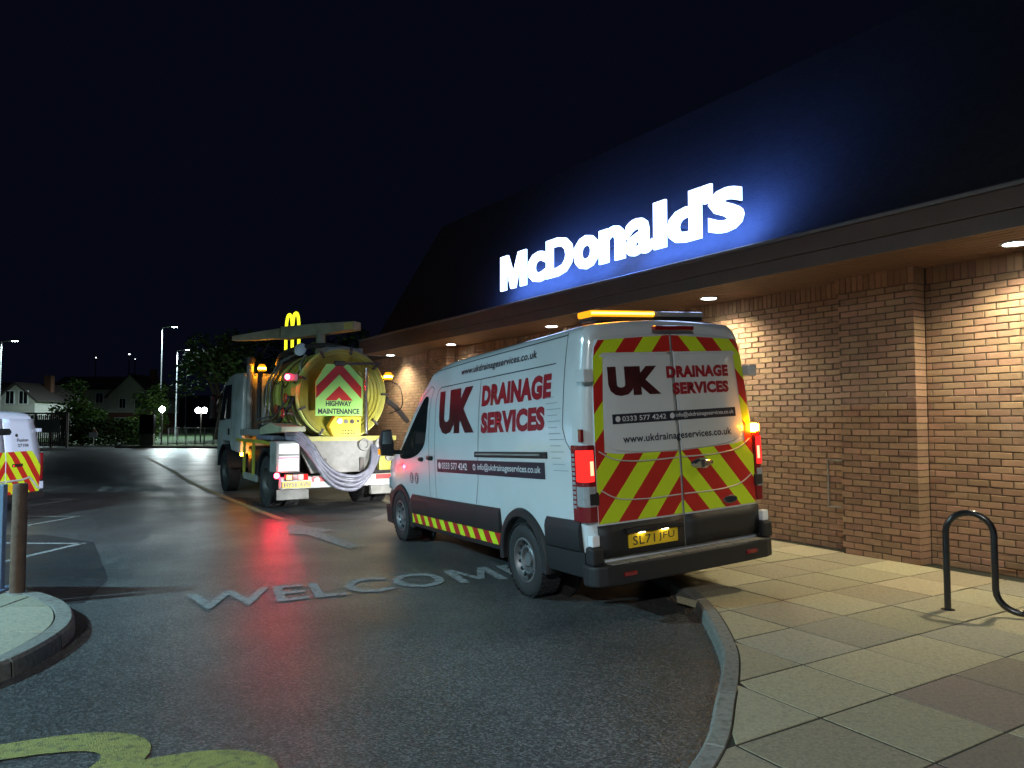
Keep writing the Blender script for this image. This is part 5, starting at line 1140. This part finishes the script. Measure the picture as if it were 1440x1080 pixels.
globe_lamp((-21.0, 49.5, 0.09), 2.3, 'twin bright globe lamp on a short column behind the railing', 2)
# fence with gate on the left
fe = empty('timber_fence', loc=(-36.0, 46.2, 0))
for k in range(9): MB().box(k * 1.0 - 0.06, k * 1.0 + 0.06, -0.06, 0.06, 0, 2.2).build('post', 'greyfence', fe)
for z in (0.25, 1.1, 2.1): MB().box(0, 8.0, -0.10, -0.06, z, z + 0.10).build('rail', 'greyfence', fe)
mb = MB()
for k in range(62): mb.box(k * 0.13, k * 0.13 + 0.09, -0.13, -0.10, 0.08, 2.05 + 0.03 * math.sin(k * 2.1))
mb.build('pale', 'greyfence', fe)['kind'] = 'stuff'
MB().box(6.2, 7.6, -0.16, -0.135, 0.95, 1.75).build('notice_board', 'poster', fe)
tag(fe, 'weathered grey timber fence with vertical pales behind the parked white van', 'fence')
# warning sign on post
ws = empty('road_sign', loc=(-26.95, 47.3, 0))
MB().cyl((0, 0, 0), (0, 0, 1.25), 0.03, n=8).build('post', 'galv', ws); MB().box(-0.28, 0.24, -0.05, -0.035, 0.62, 0.92).build('plate', 'whiteref', ws)
MB().prism([(-0.06, 0.94), (0.22, 0.94), (0.08, 1.24)], lambda u, v, t: (u, t, v), -0.05, -0.035).build('triangle', mat('sign_orange', (0.6, 0.35, 0.25), 0.5), ws)
tag(ws, 'small white plate and triangle road sign on a post before the hedge', 'sign')

def leaves(n, fn, size, mb=None):
    mb = mb or MB()
    for _ in range(n):
        c = Vector(fn()); a = Vector((random.gauss(0, 1), random.gauss(0, 1), random.gauss(0, 1))).normalized(); u, v = bas(a); s = size * random.uniform(0.6, 1.3)
        mb.poly([c - u * s, c - v * s * 0.55, c + u * s, c + v * s * 0.55])
    return mb
def tree(name, loc, h, r, label, m='leaf', n=1800, low=0.25, lobes=9, cat='tree', grp='trees and shrubs at the far side'):
    t = empty(name, loc=loc)
    MB().tube([(0, 0, -0.1), (0.04 * h, 0.02, h * 0.3), (-0.02 * h, 0.03, h * 0.62)], lambda q: 0.05 * h ** 0.9 * (1 - 0.7 * q) * 0.6, 8).build('trunk', 'bark', t, 60)
    mb = MB()
    for k in range(6):
        a = k * 1.05 + random.random(); mb.tube([(0, 0, h * (0.25 + 0.05 * k)), (r * 0.4 * math.cos(a), r * 0.4 * math.sin(a), h * (0.45 + 0.06 * k)), (r * 0.75 * math.cos(a), r * 0.75 * math.sin(a), h * (0.55 + 0.06 * k))], lambda q: 0.012 * h * (1 - 0.8 * q), 5)
    mb.build('limbs', 'bark', t)['kind'] = 'stuff'
    L = [(random.uniform(-0.65, 0.65) * r, random.uniform(-0.65, 0.65) * r, h * random.uniform(low + 0.12, 0.84), r * random.uniform(0.30, 0.52)) for _ in range(lobes)]
    def pt():
        x, y, z, q = random.choice(L); d = Vector((random.gauss(0, 1), random.gauss(0, 1), random.gauss(0, 1))).normalized() * q * random.uniform(0.5, 1.08)
        return (x + d.x, y + d.y, max(0.08, z + d.z * 0.9))
    leaves(n, pt, 0.13 * max(1, r / 2.2), None).build('crown', m, t)['kind'] = 'stuff'
    return tag(t, label, cat, grp)
tree('leafy_tree', (-31.8, 54, 0), 5.0, 2.0, 'dense green leafy tree standing in front of the gabled houses', n=2600, low=0.1, lobes=14)
tree('leafy_tree', (-27.0, 55, 0), 4.6, 1.6, 'small bright green bushy tree right of the gabled house', n=1700, low=0.1)
tree('shrub', (-26.2, 52, 0), 2.2, 1.5, 'low spreading green shrub beside the globe lamp', n=1200, low=0.0, cat='shrub')
tree('dark_tree', (-25.0, 62, 0), 9.5, 3.2, 'tall dark tree behind the totem', 'leaf_d', 2200)
tree('dark_tree', (-20.5, 58, 0), 9.0, 3.4, 'tall dark tree behind the railing and twin globe lamp', 'leaf_d', 2200)
tree('dark_tree', (-13.0, 60, 0), 10.0, 4.0, 'tall dark tree behind the tanker and the golden arches sign', 'leaf_d', 2200)
hg = MB(); leaves(5200, lambda: (random.uniform(-31, -24.9), 50.2 + random.uniform(-0.7, 0.7), random.uniform(0.05, 1.75) + 0.1 * math.sin(random.random() * 9)), 0.10, hg)
hd = empty('hedge', loc=(0, 0, 0)); hg.build('hedge_foliage', 'leaf_d', hd)['kind'] = 'stuff'
mb = MB()
for k in range(16): mb.cyl((-30.8 + k * 0.38, 50.2, -0.05), (-30.8 + k * 0.38, 50.2, 0.9), 0.03, n=6)
mb.build('hedge_stems', 'bark', hd)['kind'] = 'stuff'
tag(hd, 'long clipped dark hedge along the far edge of the car park', 'hedge')

def house(name, loc, w, d, eave, ridge, label, wings=(), rz=0.0, lower='render'):
    h = empty(name, loc=loc, rz=rz)                # gable end faces -y
    MB().prism([(-w / 2, 2.7), (w / 2, 2.7), (w / 2, eave), (0, ridge), (-w / 2, eave)], lambda u, v, t: (u, t, v), 0, d).build('gable_wall', 'render', h)
    MB().box(-w / 2 + 0.02, w / 2 - 0.02, 0.03, d, -0.1, 2.69).build('ground_floor_wall', lower, h)
    for s in (-1, 1):
        MB().prism([(0, ridge + 0.03), (s * (w / 2 + 0.35), eave - 0.35 * (ridge - eave) / (w / 2) + 0.03), (s * (w / 2 + 0.35), eave - 0.35 * (ridge - eave) / (w / 2) + 0.17), (0, ridge + 0.18)], lambda u, v, t: (u, t, v), -0.3, d + 0.3).build('roof_slope', 'rtile', h)
    def win(x, z, ww, hh, y=0.0):
        o_ = MB().box(x - ww / 2 - 0.07, x + ww / 2 + 0.07, y - 0.06, y - 0.01, z - hh / 2 - 0.07, z + hh / 2 + 0.07).build('window', 'whiteref', h)
        for k in (0, 1): MB().box(x - ww / 2 + k * ww / 2 + 0.03, x - ww / 2 + (k + 1) * ww / 2 - 0.03, y - 0.07, y - 0.05, z - hh / 2, z + hh / 2).build('pane', 'glass', o_)
    win(-w * 0.16, 3.9, 0.8, 1.2); win(w * 0.2, 3.9, 0.8, 1.2); win(-w * 0.2, 1.4, 1.4, 1.2)
    dr = MB().box(w * 0.2, w * 0.2 + 0.9, -0.05, 0.02, 0, 2.05).build('front_door', 'bar', h); MB().box(w * 0.2 + 0.74, w * 0.2 + 0.8, -0.08, -0.05, 1.0, 1.05).build('handle', 'chrome', dr)
    for wx0, wx1, ez, yy in wings:
        MB().box(wx0, wx1, yy, yy + d - 1.2, -0.1, ez).build('wing_wall', 'render', h)
        MB().prism([(yy - 0.4, ez), (yy + (d - 1.2) / 2, ez + 1.9), (yy + d - 0.8, ez)], lambda u, v, t: (t, u, v), wx0 - 0.3, wx1).build('wing_roof', 'rtile', h)
        for k in range(3):
            x = wx0 + (wx1 - wx0) * (k + 0.5) / 3; win(x, ez - 1.1, 0.9, 1.2, yy); win(x, 1.4, 1.0, 1.2, yy)
    MB().box(w * 0.1, w * 0.1 + 0.7, d * 0.5, d * 0.5 + 0.6, ridge - 0.8, ridge + 1.0).build('chimney', 'housebrick', h)
    return tag(h, label, 'house', 'houses beyond the car park')
house('gabled_house', (-49.6, 95, 0), 5.6, 8, 4.9, 7.6, 'pale rendered house with tall gable and long white wing behind the trees', [(-10.6, -2.83, 5.7, 0.4)], lower='housebrick')
house('gabled_house', (-47.4, 70, 0), 3.6, 7, 3.75, 5.2, 'small pale gabled house behind the timber fence', [(-6.0, -1.83, 3.6, 0.6)])
# street lamps far off
lamp_post((-42.0, 60, 0), 8.2, R(0), 'tall lit street lamp column above the small gabled house', 'street lamp', 2600, 'street lamps beyond the car park')
lamp_post((-31.2, 65, 0), 10.0, R(0), 'tallest lit street lamp behind the dark totem', 'street lamp', 5200, 'street lamps beyond the car park')
lamp_post((-34.4, 75, 0), 8.9, R(0), 'lit street lamp with pale column beyond the bushy tree', 'street lamp', 7000, 'street lamps beyond the car park')
lamp_post((-49.0, 110, 0), 9.6, R(0), 'small distant lit street lamp right of the gabled house roof', 'street lamp', 0, 'street lamps beyond the car park')
# golden arches pole sign behind the tanker
ms = empty('arches_sign', loc=(-12.05, 40, 0.0), rz=R(130.6))
def arch(x0, z1):
    P = [(x0 + 0.42 * math.copysign(abs(math.cos(a)) ** 0.9, math.cos(a)), 0, 5.45 + (z1 - 5.45) * (math.sin(a) ** 0.42 if math.sin(a) > 0 else 0)) for a in [PI * k / 28 for k in range(29)]]
    return MB().tube(P, 0.085, 8)
arch(-0.42, 7.55).build('arch', E_M, ms, 60); arch(0.42, 7.55).build('arch', E_M, ms, 60)
MB().box(-0.95, 0.95, -0.10, 0.10, 5.05, 5.35).build('sign_tray', 'darksteel', ms); MB().cyl((0, 0, 0), (0, 0, 5.1), 0.12, n=14).build('pole', 'darksteel', ms)
tag(ms, 'yellow glowing double-arch pole sign rising behind the tanker boom', 'sign')
# dark wooded hill with a few lit lamps
pts = [Vector((-320 + 16 * k, 330 + 10 * math.sin(k), 0)) for k in range(41)]
hl = MB().loft([[Vector((p.x, p.y - 120, -1)), Vector((p.x, p.y, 15 + 4 * math.sin(k * 0.35) + 1.5 * math.sin(k * 1.7))), Vector((p.x, p.y + 80, -1))] for k, p in enumerate(pts)]).build('hill', 'hill', None, 60); struct(hl)
for px, py, r_, lb in ((135, 503, 0.16, 'single pale lamp high on the dark hillside left of the pair'), (182, 498, 0.24, 'brightest pale lamp high on the dark hillside'), (190, 505, 0.12, 'small dim lamp just below the brightest hillside lamp')):
    p = atY(px, py, 205); zg = max(0.0, -1 + (p.y - 210) / 120 * 31)
    t = empty('hillside_lamp', loc=(p.x, p.y, 0)); MB().cyl((0, 0, -0.5), (0, 0, p.z - r_ * 0.8), 0.12, n=8).build('column', 'darksteel', t)
    MB().lathe((0, 0, p.z), (0, 0, 1), [(0, -r_), (r_ * 0.8, -r_ * 0.6), (r_, 0), (r_ * 0.8, r_ * 0.6), (0, r_)], 10).build('lantern', E_FAR, t)
    tag(t, lb, 'lamp')
